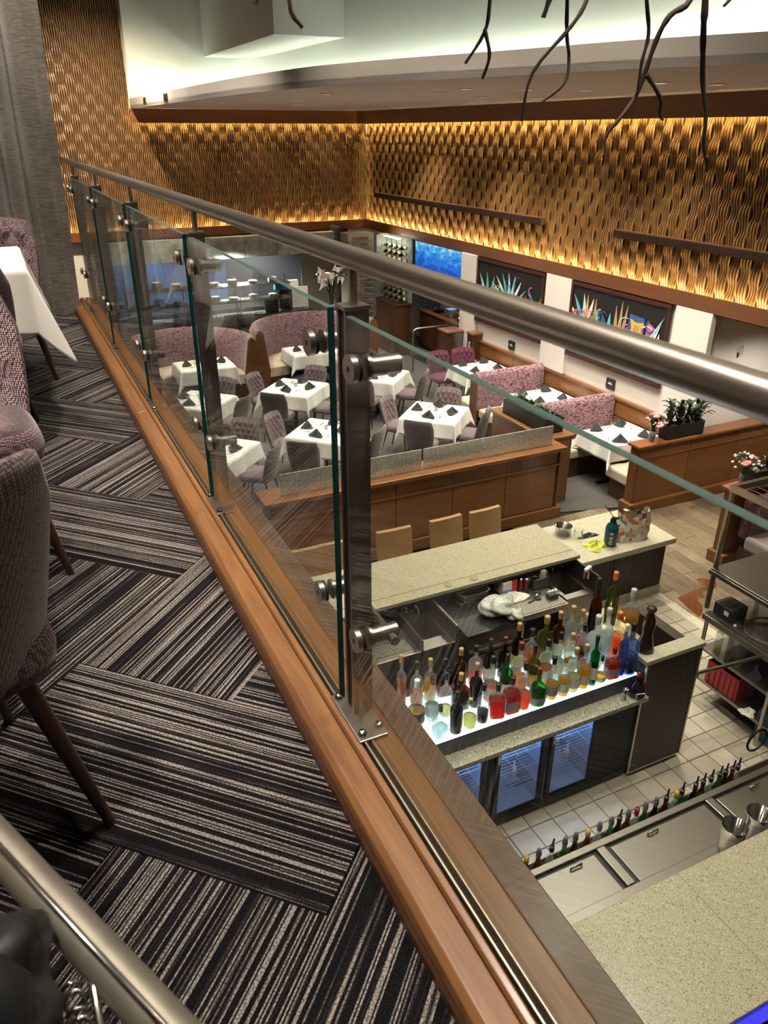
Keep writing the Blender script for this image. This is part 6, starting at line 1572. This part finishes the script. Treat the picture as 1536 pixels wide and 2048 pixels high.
for k, e_ in enumerate(ex):
    x = 2.13 + (e_ - 490) * .00177; y = 2.525; z0 = .5655
    kd = kinds[k]
    lab = {'g': 'gold-capped', 'p': 'grey-pourer', 'b': 'black-pourer', 'c': 'corked', 'r': 'red-capped'}[kd]
    t = thing('rail_bottle', f'{lab} bottle neck in the speed rail, {ORD[k]} from left', 'bottle', (x, y, z0), group='speed rail bottles')
    MB().lathe([(.001, 0), (.034, 0), (.034, .16), (.014, .22), (.013, .27)], (x, y, z0), 10).build('body', GLS[('dark', 'brown', 'clear', 'green')[k % 4]], t)
    zt = z0 + .27
    if kd == 'b':
        MB().lathe([(.014, -.01), (.016, .0), (.016, .03), (.012, .034), (.001, .034)], (x, y, zt), 10).build('stopper', M['dark'], t); MB().lathe([(.0165, .028), (.0165, .034)], (x, y, zt), 10).build('ring', M['white_print'], t); MB().tube([(x, y, zt + .034), (x + .008, y, zt + .09)], .006, 6).build('spout', M['dark'], t)
    elif kd == 'p': MB().lathe([(.014, -.01), (.018, .01), (.015, .035), (.013, .05), (.008, .062), (.001, .064)], (x, y, zt), 10).build('cover', M['cut_glass'], t)
    else: MB().lathe([(.014, -.02), (.016, .0), (.016, .035), (.001, .036)], (x, y, zt), 10).build('cap', CAP[{'g': 'gold', 'c': 'cork', 'r': 'red'}[kd]], t)
for x, y, lab in ((3.285, 2.06, 'left'), (3.495, 2.065, 'right')):
    t = thing('shaker_tin', f'open steel shaker tin on the bin rim, {lab} one', 'shaker', (x, y, .856), group='shaker tins'); MB().lathe([(.001, 0), (.058, 0), (.074, .19), (.077, .195), (.072, .195), (.056, .006), (.001, .006)], (x, y, .857), 28).build('cup', M['chrome'], t)
t = thing('bar_counter', 'speckled stone bar counter at the lower right corner', 'bar counter', (2.8, 1.6, 0))
MB().bx(1.0, 2.72, 1.24, 1.95, 1.03, 1.07).build('slab', M['granite'], t, .004); MB().bx(2.7215, 5.5, 1.24, 1.95, 1.03, 1.07).build('slab', M['granite'], t, .004)
MB().bx(1.0, 5.5, 1.45, 1.9, 0, 1.03).build('bar_front', M['espresso'], t); MB().bx(1.0, 5.5, 1.26, 1.45, .99, 1.03).build('apron', M['espresso'], t)
MB().bx(1.0, 5.5, 1.2, 1.235, 1.0, 1.045).build('led_channel', M['led_blue'], t)
t = thing('cable_coil', 'black coiled hose by the ice bins at the right edge', 'hose', (4.1, 2.75, .5)); MB().tube([(4.12 + .09 * math.cos(a), 2.6, .93 + .09 * math.sin(a)) for a in [2 * PI * q / 24 for q in range(40)]], .008, 6).build('hose', M['dark'], t)

# two flat glossy amber shapes on the plank floor
t = thing('liquid_spill', 'irregular glossy amber patch on the wood floor by the service station', 'spill', (6.4, 5.2, 0))
spm = plain('amber_gloss_patch', '#6d4020', .12, 0, .6, var=.3, vs=9)
for poly in ([(6.68, 5.47), (6.77, 5.45), (6.83, 5.32), (6.72, 5.22), (6.66, 5.3), (6.62, 5.34)],
             [(6.18, 5.26), (6.36, 5.28), (6.5, 5.3), (6.66, 5.29), (6.68, 5.23), (6.53, 5.22), (6.46, 5.13), (6.36, 5.14), (6.29, 4.99), (6.12, 4.86), (6.12, 4.97), (6.15, 5.14)]):
    q = smooth_poly(poly + [poly[0]], 4)[:-1]
    MB().prism([tuple(p) for p in q], -.001, .0012).build('patch_shape', spm, t)
